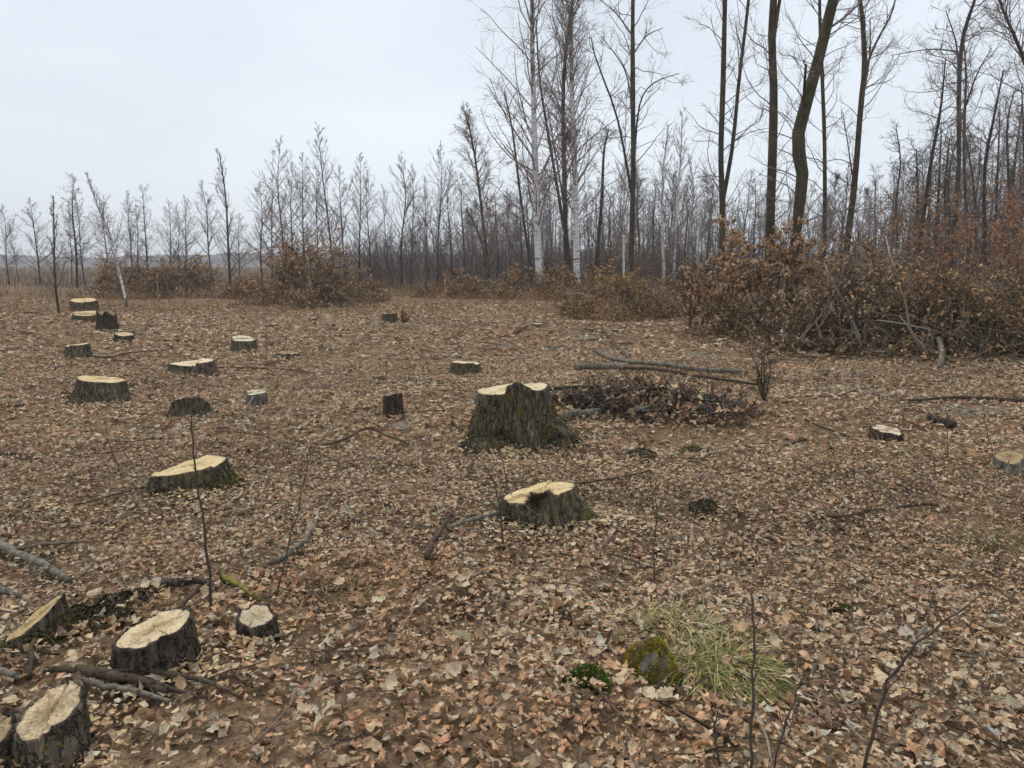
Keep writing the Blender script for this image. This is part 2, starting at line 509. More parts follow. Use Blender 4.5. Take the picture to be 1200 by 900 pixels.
def hills():
    rng = rs(44); n = 420; x = np.linspace(-980, 330, n); m = 5
    top = 9.5 + 2.2 * np.sin(x / 150 + 1) + 1.3 * np.sin(x / 47) + rng.normal(0, .55, n) + .9 * np.sin(x / 9) * np.sin(x / 31)
    y = 690 + 40 * np.sin(x / 260)
    rows = [np.stack([x, y - 14, np.zeros(n) - .5], -1), np.stack([x, y - 10, top * .55], -1), np.stack([x + rng.normal(0, .6, n), y, top], -1), np.stack([x, y + 60, top * .9], -1), np.stack([x, y + 130, np.zeros(n) - .5], -1)]
    V = np.concatenate(rows); i = np.arange(m - 1)[:, None] * n; j = np.arange(n - 1)[None]
    mb = MB(); mb.add(V, np.stack([i + j, i + j + 1, i + n + j + 1, i + n + j], -1))
    tag(mb.obj('hills', mat_plain('far wooded hills', (72, 70, 68), .95, .08, .3)), 'low wooded hills along the horizon', 'hills', kind='structure')
hills()

# ------------------------------------------------------------------ tree stumps
def ring_noise(rng, seg, ks, amp):
    th = np.arange(seg) * 2 * math.pi / seg; r = np.zeros(seg)
    for k in ks: r += rng.normal(0, 1) * np.cos(k * th + rng.uniform(0, 6.28)) / math.sqrt(k)
    return amp * r

def fuzz(mb, rng, pos, nrm, L, cols, w=.3):
    """short upright blades that make a moss cushion"""
    N = len(pos); d = unit(nrm + rng.normal(0, .45, (N, 3))); s = unit(np.cross(d, rng.normal(0, 1, (N, 3))))
    L = L * rng.uniform(.5, 1.3, (N, 1))
    v = np.stack([pos - s * L * w - d * L * .3, pos + s * L * w - d * L * .3, pos + d * L], 1)
    b = np.arange(N)[:, None] * 3
    mb.add(v, None, b + np.arange(3)[None], np.repeat(cols, 3, 0))

MOSSG = [(74, 80, 30), (96, 98, 38), (58, 62, 26), (112, 108, 48)]
MOSSY = [(172, 152, 48), (188, 166, 56), (146, 130, 44), (128, 120, 48)]
MOSSF = [(84, 104, 40), (108, 126, 50), (66, 84, 34), (126, 140, 64)]

def stump(px, py, wpx, hpx, label, tilt=(0, 0), roots=(), flare=.18, moss=0, bark=None, cut=None, seed=0, hf=None,
          ecc=1.0, rot=0.0, lean=(0, 0), mossc=MOSSG, name='tree_stump', mossdir=None, checks=2, torn=None):
    rng = rs(1000 + seed)
    p = G(px, py); d = p[1]; s = math.hypot(d, EYE) / F_PX
    R = wpx * .5 * s; H = hpx * s
    c = np.array([p[0] * (1 + R * .8 * ecc / p[1]), p[1] + R * .8 * ecc, 0]); c[2] = float(height(c[0], c[1]))
    STUMP_SPOTS.append((c[0], c[1], R * 1.02))
    seg = 132 if wpx > 60 else (72 if wpx > 25 else 36); lev = 12 if wpx > 40 else 7
    th = np.arange(seg) * 2 * math.pi / seg
    out = 1 + ring_noise(rng, seg, (2, 3, 4, 5, 7, 9), .062)
    sa, so, sh = rng.uniform(0, 6.28), rng.uniform(-.35, .35), rng.uniform(.008, .026) * min(1.6, R / .2)
    wp = rng.uniform(0, 6.28, 4)
    ridge = ring_noise(rng, seg, (9, 13, 17, 22, 27, 31), .034) - .02 * np.abs(ring_noise(rng, seg, (11, 19, 23), 1.0))
    jag = ring_noise(rng, seg, (7, 12, 18, 29), .006) + rng.normal(0, .003, seg)
    rl = np.zeros(seg)
    for ra, amt, wd in roots:
        dd = np.angle(np.exp(1j * (th - ra))); rl += amt * np.exp(-(dd / wd) ** 2)
    cx, cy = np.cos(th) * R, np.sin(th) * R * ecc
    if rot:
        cx, cy = cx * math.cos(rot) - cy * math.sin(rot), cx * math.sin(rot) + cy * math.cos(rot)
    def top(x, y):
        z = H + tilt[0] * x + tilt[1] * y
        u, v = x / R, y / R; c1 = u * math.cos(sa) + v * math.sin(sa) - so; c2 = -u * math.sin(sa) + v * math.cos(sa)
        z = z + sh * (c1 + .06 * np.sin(c2 * 9 + wp[0]) > 0) + .35 * sh * np.exp(-((c1 + .06 * np.sin(c2 * 9 + wp[0])) / .05) ** 2) * (1 + np.sin(c2 * 23 + wp[1])) + R * .025 * np.sin(u * 3.1 + wp[2]) * np.sin(v * 2.7 + wp[3])
        if hf is not None: z = z + hf(x / R, y / R) * H
        return np.maximum(z, .02)
    e = empty(name, c, label, 'stump')
    mb = MB(); rings = []
    ts = np.linspace(0, 1, lev) ** 1.2
    ox, oy = cx * out, cy * out
    tz = top(ox, oy)
    for k, t in enumerate(ts):
        f = 1 + (flare + rl) * (1 - t) ** 2.2 + ridge * (1.2 - .4 * t) + rng.normal(0, .011, seg)
        x = cx * out * f + lean[0] * (1 - t) * H; y = cy * out * f + lean[1] * (1 - t) * H
        z = -.08 * (1 - t) ** 4 + (tz + jag) * t
        if k == 0: z = z * 0 - .07
        rings.append(np.stack([x, y, z], -1))
    bt = max(.012, .05 * R)
    inn = 1 - bt / R
    ix, iy = ox * inn, oy * inn
    rings.append(np.stack([ix, iy, top(ix, iy) + .002], -1))
    V = np.concatenate(rings); nl = len(rings)
    i = np.arange(nl - 1)[:, None] * seg; j = np.arange(seg)[None]; j2 = (j + 1) % seg
    mb.add(V, np.stack([i + j, i + j2, i + seg + j2, i + seg + j], -1))
    bk = mb.obj('bark', bark or M_BARK, e, smooth=True)
    # sawn face
    fr = [1.004, .96, .9, .82, .74, .66, .57, .48, .39, .3, .21, .12] if wpx > 25 else [1.004, .7, .4]
    mf = MB(); fv = []; fcol = []
    chk = rng.uniform(0, 2 * math.pi, checks)
    for f in fr:
        x, y = ix * f, iy * f
        z = top(x, y) + rng.normal(0, .0015, seg)
        dark = np.ones(seg)
        for a in chk:
            dd = np.abs(np.angle(np.exp(1j * (th - a)))); hit = (dd < .9 * math.pi / seg) & (f > .45)
            z = np.where(hit, z - .012, z); dark = np.where(hit, .45, dark)
        if f > .93: dark = dark * .8
        cc = np.repeat(dark[:, None], 3, 1)
        if torn is not None: cc = np.where(torn(x / R, y / R)[:, None], np.array([.075, .065, .055]) * rng.uniform(.8, 1.25, (seg, 1)), cc); z = z + np.where(torn(x / R, y / R), rng.normal(0, .006, seg), 0)  # dark torn wood, deepened so the colour also paints shade into the hollow
        fv.append(np.stack([x, y, z], -1)); fcol.append(cc)
    V = np.concatenate(fv + [np.array([[0, 0, float(top(0., 0.))]])]); nl = len(fv)
    i = np.arange(nl - 1)[:, None] * seg
    q = np.stack([i + j, i + j2, i + seg + j2, i + seg + j], -1)
    l0 = (nl - 1) * seg; jj = np.arange(seg)
    t = np.stack([l0 + jj, l0 + (jj + 1) % seg, np.full(seg, nl * seg)], -1)
    mf.add(V, q, t, np.concatenate(fcol + [fcol[-1][:1]]))
    mf.obj('cut_face', cut or M_CUT, e, smooth=False)
    if moss:
        N = int(moss * .6); k = rng.integers(0, seg, N); tt = rng.uniform(0, 1, N) ** 2.0 * .7
        pp = rng.uniform(0, 6.28, 3); ok = np.sin(k / seg * 6.28 * 3 + pp[0]) + np.sin(k / seg * 6.28 * 7 + tt * 9 + pp[1]) + .5 - tt > 0; k, tt = k[ok], tt[ok]; N = len(k)
        if mossdir is not None:
            k = ((mossdir + rng.normal(0, .7, N)) / (2 * math.pi) * seg).astype(int) % seg
        f = 1 + (flare + rl[k]) * (1 - tt) ** 2.2
        pos = np.stack([ox[k] * f, oy[k] * f, tz[k] * tt], -1); nr = unit(np.stack([cx[k], cy[k], np.full(N, .3 * R)], -1))
        mm = MB(); fuzz(mm, rng, pos, nr, .014 + .004 * R, palette(rng, N, mossc, [1] * len(mossc), .2), .45)
        tag(mm.obj('moss', M_MOSS, bk), kind='stuff')
    return e, c, R, H

PI = math.pi
# the tall torn stump in the middle of the clearing
stump(602, 521, 84, 60, 'tall mossy stump with torn middle ridge and two pale cut steps', roots=[(-.18, 1.0, .26), (-2.6, .35, .4), (-1.2, .25, .35), (2.4, .3, .4)],
      flare=.16, moss=5200, bark=M_BARKM, seed=1, cut=M_CUT, torn=lambda x, y: (np.abs(x - .12) < .34) & (y < -.45),
      hf=lambda x, y: -.04 + .16 * np.exp(-((x - .12) / .30) ** 2 - ((y + .95) / .42) ** 2) - .07 * (x < -.2) + .06 * np.where(x < -.2, y, 0))
stump(632, 618, 84, 28, 'low split stump with hollow rotten middle and long root', tilt=(.20, -.08), roots=[(-.35, 1.35, .26), (3.3, .25, .3)], flare=.14, moss=500, bark=M_BARKM, seed=2,
      hf=lambda x, y: -.62 * np.exp(-((x + .02) / .30) ** 2 - ((y + .75) / .75) ** 2) + .10 * (x > .25), cut=M_CUTY, torn=lambda x, y: (np.abs(x + .02) < .30 - .22 * y) & (y < .35))  # torn mask covers weathered wood and the notch's painted shade
stump(223, 577, 84, 24, 'wide flat yellow stump with one hinge notch and mossy right side', tilt=(.10, .06), roots=[(0, .3, .5), (-2.2, .12, .4)], moss=1500, mossdir=-.35, bark=M_BARKM, cut=M_CUTY, seed=3,
      hf=lambda x, y: -.22 * ((x * .95 - y * .35) < -.28) * (y > -2), ecc=1.1)
stump(185, 797, 80, 38, 'dark barked stump with slanting creamy cut behind a bundle of sticks', tilt=(.22, .10), roots=[(-.2, .3, .4), (-2.5, .15, .4)], flare=.14, seed=4, bark=M_BARKD, cut=M_CUT, ecc=.95,
      hf=lambda x, y: .06 * np.sin(x * 7 + y * 3) * (x > .5))
stump(302, 757, 42, 25, 'small dark stump with white tilted cut beside mossy stick', tilt=(-.05, .35), flare=.15, seed=5, bark=M_BARKD, cut=M_CUTW, ecc=.9)
stump(66, 902, 68, 46, 'double stemmed pale stump with a seam across its cut', tilt=(.04, .42), roots=[(-.6, .3, .4), (3.6, .2, .4)], flare=.2, moss=250, mossdir=-2.2, seed=6, bark=M_BARK, cut=M_CUT,
      hf=lambda x, y: .10 * (x > .12) - .16 * (np.abs(x - .12) < .05), ecc=.9)
stump(45, 757, 62, 26, 'mossy sunken stump with steep narrow cut beside grey branch', tilt=(.55, .45), roots=[(-.3, .5, .5)], flare=.5, moss=1700, seed=7, bark=M_BARKM, cut=M_CUTY, ecc=.62, rot=.75)
stump(-12, 900, 56, 22, 'low brown stump beside the double stemmed stump', tilt=(.1, .3), flare=.3, seed=8, bark=M_BARKD, cut=M_CUTG)
stump(122, 473, 54, 24, 'stump with bright flat cut and mossy flank on a root mound', tilt=(-.12, .0), roots=[(PI, .5, .6)], flare=.2, moss=1200, mossdir=PI + .3, seed=9, bark=M_BARK, cut=M_CUTY)
stump(226, 439, 48, 11, 'very low wide stump with pale cut among dry twigs', tilt=(.0, .03), flare=.25, seed=10, bark=M_BARK, cut=M_CUT)
stump(223, 490, 44, 13, 'dark stump whose cut leans steeply away', tilt=(.22, -.5), flare=.2, moss=500, seed=11, bark=M_BARKM, cut=M_CUTG)
stump(301, 478, 24, 17, 'small grey stump with bent stick leaning on it', tilt=(.05, .05), flare=.1, seed=12, bark=M_LOGG, cut=M_CUTW)
stump(461, 490, 22, 25, 'short upright dark post-like stump standing alone', tilt=(.1, -.12), flare=.12, seed=13, bark=M_BARKD, cut=M_CUTG)
stump(286, 412, 27, 13, 'small round grey stump beside thin saplings', tilt=(-.1, .1), flare=.25, seed=14, bark=M_BARK, cut=M_CUTW)
stump(92, 418, 26, 12, 'small brown stump with flat tan cut on grassy ground', tilt=(.03, .05), flare=.2, seed=15, bark=M_BARK, cut=M_CUTY)
stump(146, 401, 20, 8, 'small low stump with tilted tan cut beside a fallen slab', tilt=(-.15, .2), flare=.2, seed=16, bark=M_BARKD, cut=M_CUTY)
stump(127, 388, 19, 19, 'dark upright stump with jagged top near two mossy stumps', flare=.35, seed=17, bark=M_BARKD, cut=M_CUTG, hf=lambda x, y: .12 * np.sin(x * 6) + .1 * np.sin(y * 7))
stump(99, 366, 29, 13, 'mossy stump with yellow cut farthest back by the thorn brush', tilt=(-.1, .1), flare=.2, moss=400, seed=18, bark=M_BARKM, cut=M_CUTY)
stump(101, 378, 26, 9, 'mossy low stump just in front of another mossy stump', tilt=(-.05, .1), flare=.25, moss=400, seed=19, bark=M_BARKM, cut=M_CUTY)
stump(546, 440, 34, 13, 'green mossy stump with pale rim behind the tall torn stump', flare=.25, moss=900, mossc=MOSSF, seed=20, bark=M_BARKM, cut=M_CUT)
stump(457, 378, 17, 10, 'small square mossy stump beside a grey bush', flare=.15, moss=150, seed=21, bark=M_BARKM, cut=M_CUTG)
stump(512, 358, 12, 3, 'tiny pale stump at the edge of the scrub', flare=.2, seed=22, bark=M_BARK, cut=M_CUT)
stump(1038, 519, 36, 12, 'low stump with ragged bright white cut', tilt=(-.03, .05), flare=.15, seed=23, bark=M_BARKD, cut=M_CUTW, hf=lambda x, y: -.15 * (x > .3) + .08 * np.sin(5 * x + 3 * y))
stump(1181, 556, 32, 15, 'low grey weathered stump with dull cut', tilt=(.1, .25), flare=.35, seed=24, bark=M_LOGG, cut=M_CUTG)
stump(725, 390, 13, 3, 'tiny white cut stump by the end of a fallen pole', flare=.2, seed=25, bark=M_BARK, cut=M_CUTW)
stump(692, 389, 12, 3, 'tiny grey cut stump before the yellow brush', flare=.2, seed=26, bark=M_BARK, cut=M_CUTG)
stump(338, 420, 26, 4, 'broken flat stump with scattered pale splinters', flare=.4, seed=27, bark=M_BARKD, cut=M_CUTG, hf=lambda x, y: .3 * np.sin(x * 7) * np.sin(y * 5))
stump(630, 384, 12, 3, 'tiny pale stump with a short stick beside it', flare=.2, seed=28, bark=M_BARK, cut=M_CUTW)
stump(321, 384, 10, 4, 'tiny stump with white split top on the grassy litter', flare=.2, seed=29, bark=M_BARK, cut=M_CUTW)
stump(367, 376, 9, 3, 'tiny pale flat stump before the leafy brush heap', flare=.2, seed=30, bark=M_BARK, cut=M_CUTW)

# ------------------------------------------------------------------ trees
def styles():
    return dict(
        alder=dict(nb=52, t0=.12, ang=(42, 66), L=.46, prof=lambda t: np.clip((1.02 - t), .06, 1) ** .9 * np.clip(.45 + t * 1.6, 0, 1), up=.07, k2=6, L2=.36, k3=2, n1=.06),
        birch=dict(nb=84, t0=.32, ang=(30, 62), L=.32, prof=lambda t: np.clip(1.08 - t, .1, 1) ** .7 * np.clip(.55 + t, 0, 1), up=.05, k2=9, L2=.42, k3=3, n1=.13),
        sparse=dict(nb=30, t0=.18, ang=(45, 75), L=.14, prof=lambda t: np.ones_like(t), up=.06, k2=5, L2=.5, k3=3, n1=.22),
        scrub=dict(nb=44, t0=.12, ang=(45, 85), L=.26, prof=lambda t: np.clip(1.15 - t, .2, 1) ** .6, up=.04, k2=6, L2=.5, k3=3, n1=.30),
        whip=dict(nb=40, t0=.25, ang=(25, 52), L=.36, prof=lambda t: np.clip(1.05 - t, .08, 1) ** .8, up=.08, k2=6, L2=.42, k3=2, n1=.09),
    )
STY = styles()

def tree_data(rng, stem, rad, style, twig=.011, forks=()):
    """stem (n,3) local; returns trunk MB and crown MB"""
    S = STY[style]; tr, cr = MB(), MB()
    n = 16; sp = resample(stem, n); H = sp[-1, 2] - sp[0, 2]
    rr = np.interp(np.linspace(0, 1, n), np.linspace(0, 1, len(rad)), rad)
    rr = rr * (1 + rng.normal(0, .03, n)); rr[0] *= 1.35; rr[1] *= 1.04
    tubes(tr, sp, rr, 9)
    stems = [(sp, rr, 1.0, S['nb'])]
    for pts, r0, r1 in forks:
        fp = resample(pts, 10); fr = np.linspace(r0, r1, 10)
        tubes(tr if r0 > .05 else cr, fp, fr, 7)
        Lf = np.linalg.norm(fp[-1] - fp[0])
        stems.append((fp, fr, Lf / H, max(6, int(S['nb'] * Lf / H))))
    for sp_, rr_, sc, nb in stems:
        t = S['t0'] + (1 - S['t0']) * (np.arange(nb) + rng.uniform(0, 1, nb)) / nb
        if sc < 1: t = rng.uniform(.15, 1, nb)
        t = np.clip(t, 0, .995)
        o, tg = along(np.repeat(sp_[None], nb, 0), np.arange(nb), t)
        ri = np.interp(t, np.linspace(0, 1, len(rr_)), rr_)
        a = np.radians(rng.uniform(*S['ang'], nb)) * (1 - .25 * t)
        d = splay(rng, tg, a)
        L = H * S['L'] * S['prof'](t) * rng.uniform(.55, 1.15, nb) * min(1, .5 + sc * .5)
        b = wander(rng, o, d, L, 7, S['up'], S['n1'])
        r0 = np.minimum(ri * .55, L * .006 + twig * .5)
        tp = np.linspace(1, .3, 7)[None]
        tubes(cr, b, np.maximum(r0[:, None] * tp, twig * .32), 4, caps=False)
        m = nb * S['k2']; idx = rng.integers(0, nb, m); t2 = rng.uniform(.2, 1, m)
        o2, tg2 = along(b, idx, t2)
        L2 = L[idx] * S['L2'] * rng.uniform(.4, 1.1, m) * (1.15 - .5 * t2)
        b2 = wander(rng, o2, splay(rng, tg2, np.radians(rng.uniform(22, 55, m))), L2, 4, S['up'] * (.6 if style != 'birch' else -1.2), S['n1'] * 1.1)
        tubes(cr, b2, np.full((m, 4), twig * .27) * np.linspace(1.15, .6, 4)[None], 3, caps=False)
        m3 = m * S['k3']; idx = rng.integers(0, m, m3); t3 = rng.uniform(.2, 1, m3)
        o3, tg3 = along(b2, idx, t3)
        b3 = wander(rng, o3, splay(rng, tg3, np.radians(rng.uniform(20, 55, m3))), L2[idx] * rng.uniform(.35, .8, m3) + .05, 2, (-.12 if style == 'birch' else .05), S['n1'])
        tubes(cr, b3, np.full((m3, 2), twig * .18) * np.linspace(1.1, .6, 2)[None], 3, caps=False)
    return tr, cr

def px_line(pts, d, rng, wob=.25):
    q = np.array([P(x, y, d) for x, y in pts]); 
    q[1:, 1] += np.cumsum(rng.normal(0, wob, len(q) - 1)) * .5
    return q

def tree(pts, d, w, label, style='sparse', bark=None, crown=None, forks=(), seed=0, twig=None, name='bare_tree', group=None, wob=.25):
    rng = rs(5000 + seed)
    q = px_line(pts, d, rng, wob); 
    base = q[0].copy(); g = float(height(base[0], base[1])); base[2] = g - .05
    if q[0, 2] > g:      # carry the stem down to the ground
        q = np.vstack([[q[0, 0], q[0, 1], g - .05], q])
    else: q[0, 2] = g - .05
    base = q[0].copy()
    s = d / F_PX
    rad = [x * .41 * s for x in w]
    fk = []
    for fp, w0, w1 in forks:
        f = np.array([P(x, y, d) for x, y in fp])
        # keep the fork's depth on the stem, drifting a little
        iy = np.interp(f[0, 2], q[:, 2], q[:, 1]); f[:, 1] = iy + np.linspace(0, rng.normal(0, 1.2), len(f))
        fk.append((f - base, w0 * .42 * s, w1 * .42 * s))
    tr, cr = tree_data(rng, q - base, rad, style, max(twig or 0, .00062 * d), fk)
    e = empty(name, base, label, 'tree', group)
    tr.obj('trunk', bark or M_TRUNKD, e, smooth=True)
    cr.obj('crown', crown or M_CROWN, e)
    return e

tree([(632, 322), (630, 270), (627, 180), (624, 60), (623, -60), (622, -150)], 43, [11, 10.5, 8.5, 5, 2], 'tallest white barked birch with dark scars up its straight trunk', 'birch', M_BIRCH, M_CROWNB, seed=1, name='birch_tree', twig=.013)
tree([(664, 318), (661, 200), (660, 100), (668, 20), (676, -40)], 45, [8, 6.5, 5, 2], 'dark straight trunk touching the second white birch', 'birch', M_TRUNKD, M_CROWNB, seed=2, twig=.013)
tree([(676, 320), (674, 220), (671, 130), (669, 50), (672, -15)], 44, [10, 8.5, 6, 2], 'white birch standing close behind a dark trunk, holding a nest', 'birch', M_BIRCH, M_CROWNB, seed=3, name='birch_tree', twig=.013)
tree([(669, 316), (655, 230), (641, 150), (632, 90), (628, 20)], 49, [5.5, 4.5, 3.5, 1.5], 'slim dark tree leaning towards the tallest birch', 'sparse', seed=4)
tree([(668, 318), (661, 240), (651, 180), (642, 125)], 50, [4, 3, 1.2], 'thin dark tree leaning beside a longer leaning stem', 'sparse', seed=5)
tree([(622, 318), (610, 230), (600, 150), (591, 108)], 50, [4.5, 3.5, 1.5], 'slim dark tree leaning away from the tallest birch', 'sparse', seed=6)
tree([(574, 332), (565, 250), (556, 180), (546, 132)], 42, [5, 4, 1.3], 'feathery young birch with curved stem before the wood edge', 'birch', M_TRUNKD, M_CROWNB, seed=7, twig=.009, name='birch_tree')
tree([(698, 320), (705, 240), (708, 178), (714, 150)], 52, [5.5, 4.5, 2], 'bare tree with blunt snapped top beside the forked tree', 'sparse', seed=8)
tree([(739, 328), (743, 200), (743, 100), (744, 0), (747, -120)], 36, [9, 7.5, 6.5, 4], 'tall dark tree with several long steep limbs from low forks', 'sparse', M_TRUNK, seed=9,
     forks=[([(741, 228), (733, 180), (722, 128), (700, 68), (694, 40)], 4, 1.4), ([(744, 185), (752, 120), (770, 92), (803, 78)], 3, 1), ([(743, 155), (735, 85), (705, 40)], 2.6, 1), ([(744, 60), (765, 30), (790, 12)], 2.4, 1), ([(744, 40), (725, 10), (705, -10)], 2.4, 1)])
tree([(731, 320), (731, 250), (732, 200), (735, 110)], 38, [3.6, 2.8, 1.2], 'thin white birch just beside the tall limbed tree', 'whip', M_BIRCH, M_CROWNB, seed=10, name='birch_tree')
tree([(778, 316), (776, 260), (778, 200), (784, 148)], 50, [4.5, 3.6, 1.5], 'thin pale birch with straight stem and small dark scar', 'whip', M_BIRCH, M_CROWNB, seed=11, name='birch_tree')
tree([(790, 318), (791, 250), (796, 190), (798, 132)], 51, [4, 3.2, 1.3], 'thin pale birch with slightly curved upper stem', 'whip', M_BIRCH, M_CROWNB, seed=12, name='birch_tree')
tree([(809, 312), (808, 260), (812, 225), (806, 185)], 54, [3.8, 3, 1.3], 'short pale birch with kinked stem near forked dark trunk', 'whip', M_BIRCH, M_CROWNB, seed=13, name='birch_tree')
tree([(846, 292), (848, 240), (846, 180), (849, 100), (852, 0), (856, -150)], 30, [10, 8, 7, 5], 'slender tree forked low into two near parallel stems', 'sparse', M_TRUNK, seed=14,
     forks=[([(848, 238), (860, 170), (868, 90), (879, 0), (892, -130)], 6, 3.5)])
tree([(901, 305), (902, 240), (906, 120), (907, 40), (910, -30), (912, -200)], 24, [14, 13, 11.5, 10, 7], 'thick straight grey green trunk rising behind the oak bush', 'sparse', M_TRUNK, seed=15,
     forks=[([(908, 48), (917, 0), (932, -80)], 6, 3)])
tree([(929, 312), (934, 255), (938, 205), (934, 165), (943, 120), (957, 70), (970, 10), (992, -80), (1004, -200)], 23, [15, 15, 17, 16, 14, 9], 'thick crooked leaning trunk with a broken limb stub', 'sparse', M_TRUNK, seed=16,
     forks=[([(940, 126), (929, 112), (919, 93)], 5, 3), ([(965, 38), (990, 20), (1012, 0), (1040, -30)], 3.5, 2)])
tree([(966, 300), (966, 180), (965, 100), (963, 20), (962, -100)], 30, [6.5, 5.5, 5, 3], 'slim upright trunk standing beside the crooked trunk', 'sparse', M_TRUNK, seed=17)
tree([(991, 300), (1000, 220), (1004, 130), (1010, 80), (1010, 25), (1003, -15), (1000, -120)], 27, [9.5, 8, 6.5, 4], 'slender grey tree with wide open fork near its top', 'sparse', M_TRUNK, seed=18,
     forks=[([(1008, 92), (1025, 60), (1045, 30), (1066, 0), (1082, -40)], 4, 1.5), ([(1005, 128), (996, 80), (978, 50)], 3, 1.2), ([(997, 205), (985, 172), (972, 138)], 2.2, 1)])
# the tangled trees at the right edge of the clearing
tree([(1116, 300), (1122, 200), (1125, 100), (1130, 40), (1142, -5), (1150, -60)], 38, [7, 6, 5, 2], 'tallest tangled tree above the rusty beech leaves', 'scrub', seed=19,
     forks=[([(1124, 120), (1115, 60), (1095, 20)], 3, 1), ([(1123, 60), (1090, 58), (1042, 66)], 2.4, .8), ([(1123, 150), (1145, 90), (1165, 55)], 3, 1)])
tree([(1076, 300), (1090, 190), (1100, 130), (1104, 70)], 36, [6, 5, 1.5], 'slanting tree with broken side limbs left of tallest tangled tree'.replace('left of', 'by the'), 'scrub', seed=20)
tree([(1135, 300), (1134, 180), (1136, 90), (1135, 45)], 42, [5, 4, 1.5], 'straight thin tree hard behind the tallest tangled tree', 'sparse', seed=21)
tree([(1154, 300), (1152, 200), (1160, 140), (1169, 85)], 34, [6, 4.5, 2], 'dark tree with upswept antler-like limbs', 'scrub', M_TRUNKD, seed=22,
     forks=[([(1154, 180), (1175, 160), (1195, 140)], 3, 1)])
tree([(1235, 300), (1222, 150), (1195, 60), (1172, 10), (1160, -40)], 30, [8, 6, 4, 2], 'arching tree with fine twigs hanging over the clearing corner', 'birch', M_TRUNKD, M_CROWNB, seed=23)
tree([(1205, 300), (1203, 200), (1200, 100)], 44, [7, 5, 1.5], 'densely twigged dark tree behind the arching tree', 'scrub', seed=24)
tree([(1180, 300), (1182, 220), (1178, 150), (1186, 110)], 47, [5, 4, 1.5], 'densely twigged dark tree beside antler-limbed tree', 'scrub', seed=25)
tree([(1052, 300), (1050, 240), (1056, 190), (1052, 150)], 48, [4, 3, 1.2], 'low bushy bare tree behind the rusty beech saplings', 'scrub', seed=26)
for k_, (px_, tp_, d_) in enumerate([(1072, 175, 52), (1096, 150, 50), (1112, 165, 46), (1142, 150, 52), (1166, 128, 46), (1192, 118, 50), (1212, 110, 42), (1240, 120, 46)]):
    tree([(px_, 300), (px_ + 5 * math.sin(k_ * 2.3), 230), (px_ + 9 * math.sin(k_ * 1.7), tp_)], d_, [6, 4.5, 1.5], 'dark tangled tree filling the wood behind the rusty beeches', 'scrub', seed=60 + k_, crown=M_TRUNKD, group='dark tangled trees behind the beeches')
# far left
tree([(70, 373), (66, 335), (60, 290), (53, 228)], 23, [3.2, 2.6, .9], 'lone thin sapling tree standing in front of the heath', 'whip', seed=27, twig=.006)
tree([(147, 350), (137, 305), (127, 275), (118, 245), (107, 205)], 29, [4.2, 2.8, 1.2], 'leaning young birch with bright white lower stem', 'whip', M_BIRCH, M_CROWNB, seed=28, twig=.009, name='birch_tree')
tree([(270, 335), (267, 290), (263, 230), (256, 178)], 40, [3.6, 3, 1.1], 'tallest thin tree beside the thorn brush, leaning slightly', 'whip', seed=29, twig=.009)
tree([(499, 348), (492, 310), (483, 270)], 33, [2.2, 1.8, 1], 'thin pale dead pole leaning in the scrub', 'whip', M_PALE, seed=30, twig=.004)
tree([(571, 335), (566, 290), (556, 262), (546, 245)], 38, [3, 2.4, 1.4], 'small crooked tree with a dark tuft of dead leaves', 'scrub', seed=31, twig=.008)

# rows of young alders: six grown kinds, copied along the wood edge
def proto(style, H, r, seed, bark, crown, twig, lean=.0):
    rng = rs(7000 + seed)
    st = np.array([[0, 0, 0], [.1 * rng.normal(), .1 * rng.normal(), H * .35], [lean * H * .5 + .15 * rng.normal(), .2 * rng.normal(), H * .7], [lean * H, 0, H]])
    tr, cr = tree_data(rng, st, [r, r * .72, r * .4, r * .08], style, twig)
    return tr.mesh('trunk', bark, True), cr.mesh('crown', crown)
PROTO = [proto('alder', 10, .075, k, M_TRUNKD, M_CROWN, .034, .01 * k) for k in range(4)] + \
        [proto('whip', 10, .07, 10 + k, M_TRUNKD, M_CROWN, .034, -.01 * k) for k in range(2)] + \
        [proto('scrub', 10, .12, 20 + k, M_TRUNKD, M_CROWN, .034) for k in range(2)] + \
        [proto('birch', 10, .085, 30 + k, M_BIRCH, M_CROWNB, .034) for k in range(2)]

def plant(px, top, d, k, label, group, rz, name='alder_tree', wide=1.0):
    b = P(px, 308, d); g = float(height(b[0], b[1])); T = P(px, top, d)
    h = T[2] - g; s = h / 10.0
    e = empty(name, (b[0], b[1], g - .05), label, 'tree', group)
    wide *= .8 + .45 * ((px * 7.31) % 1.0); e.scale = (s * wide, s * wide, s); e.rotation_euler = (.05 * math.sin(px * 3.7), .05 * math.sin(px * 5.1), rz)
    for nm, me in zip(('trunk', 'crown'), PROTO[k]):
        o = bpy.data.objects.new(nm, me); COL.objects.link(o); o.parent = e
    return e

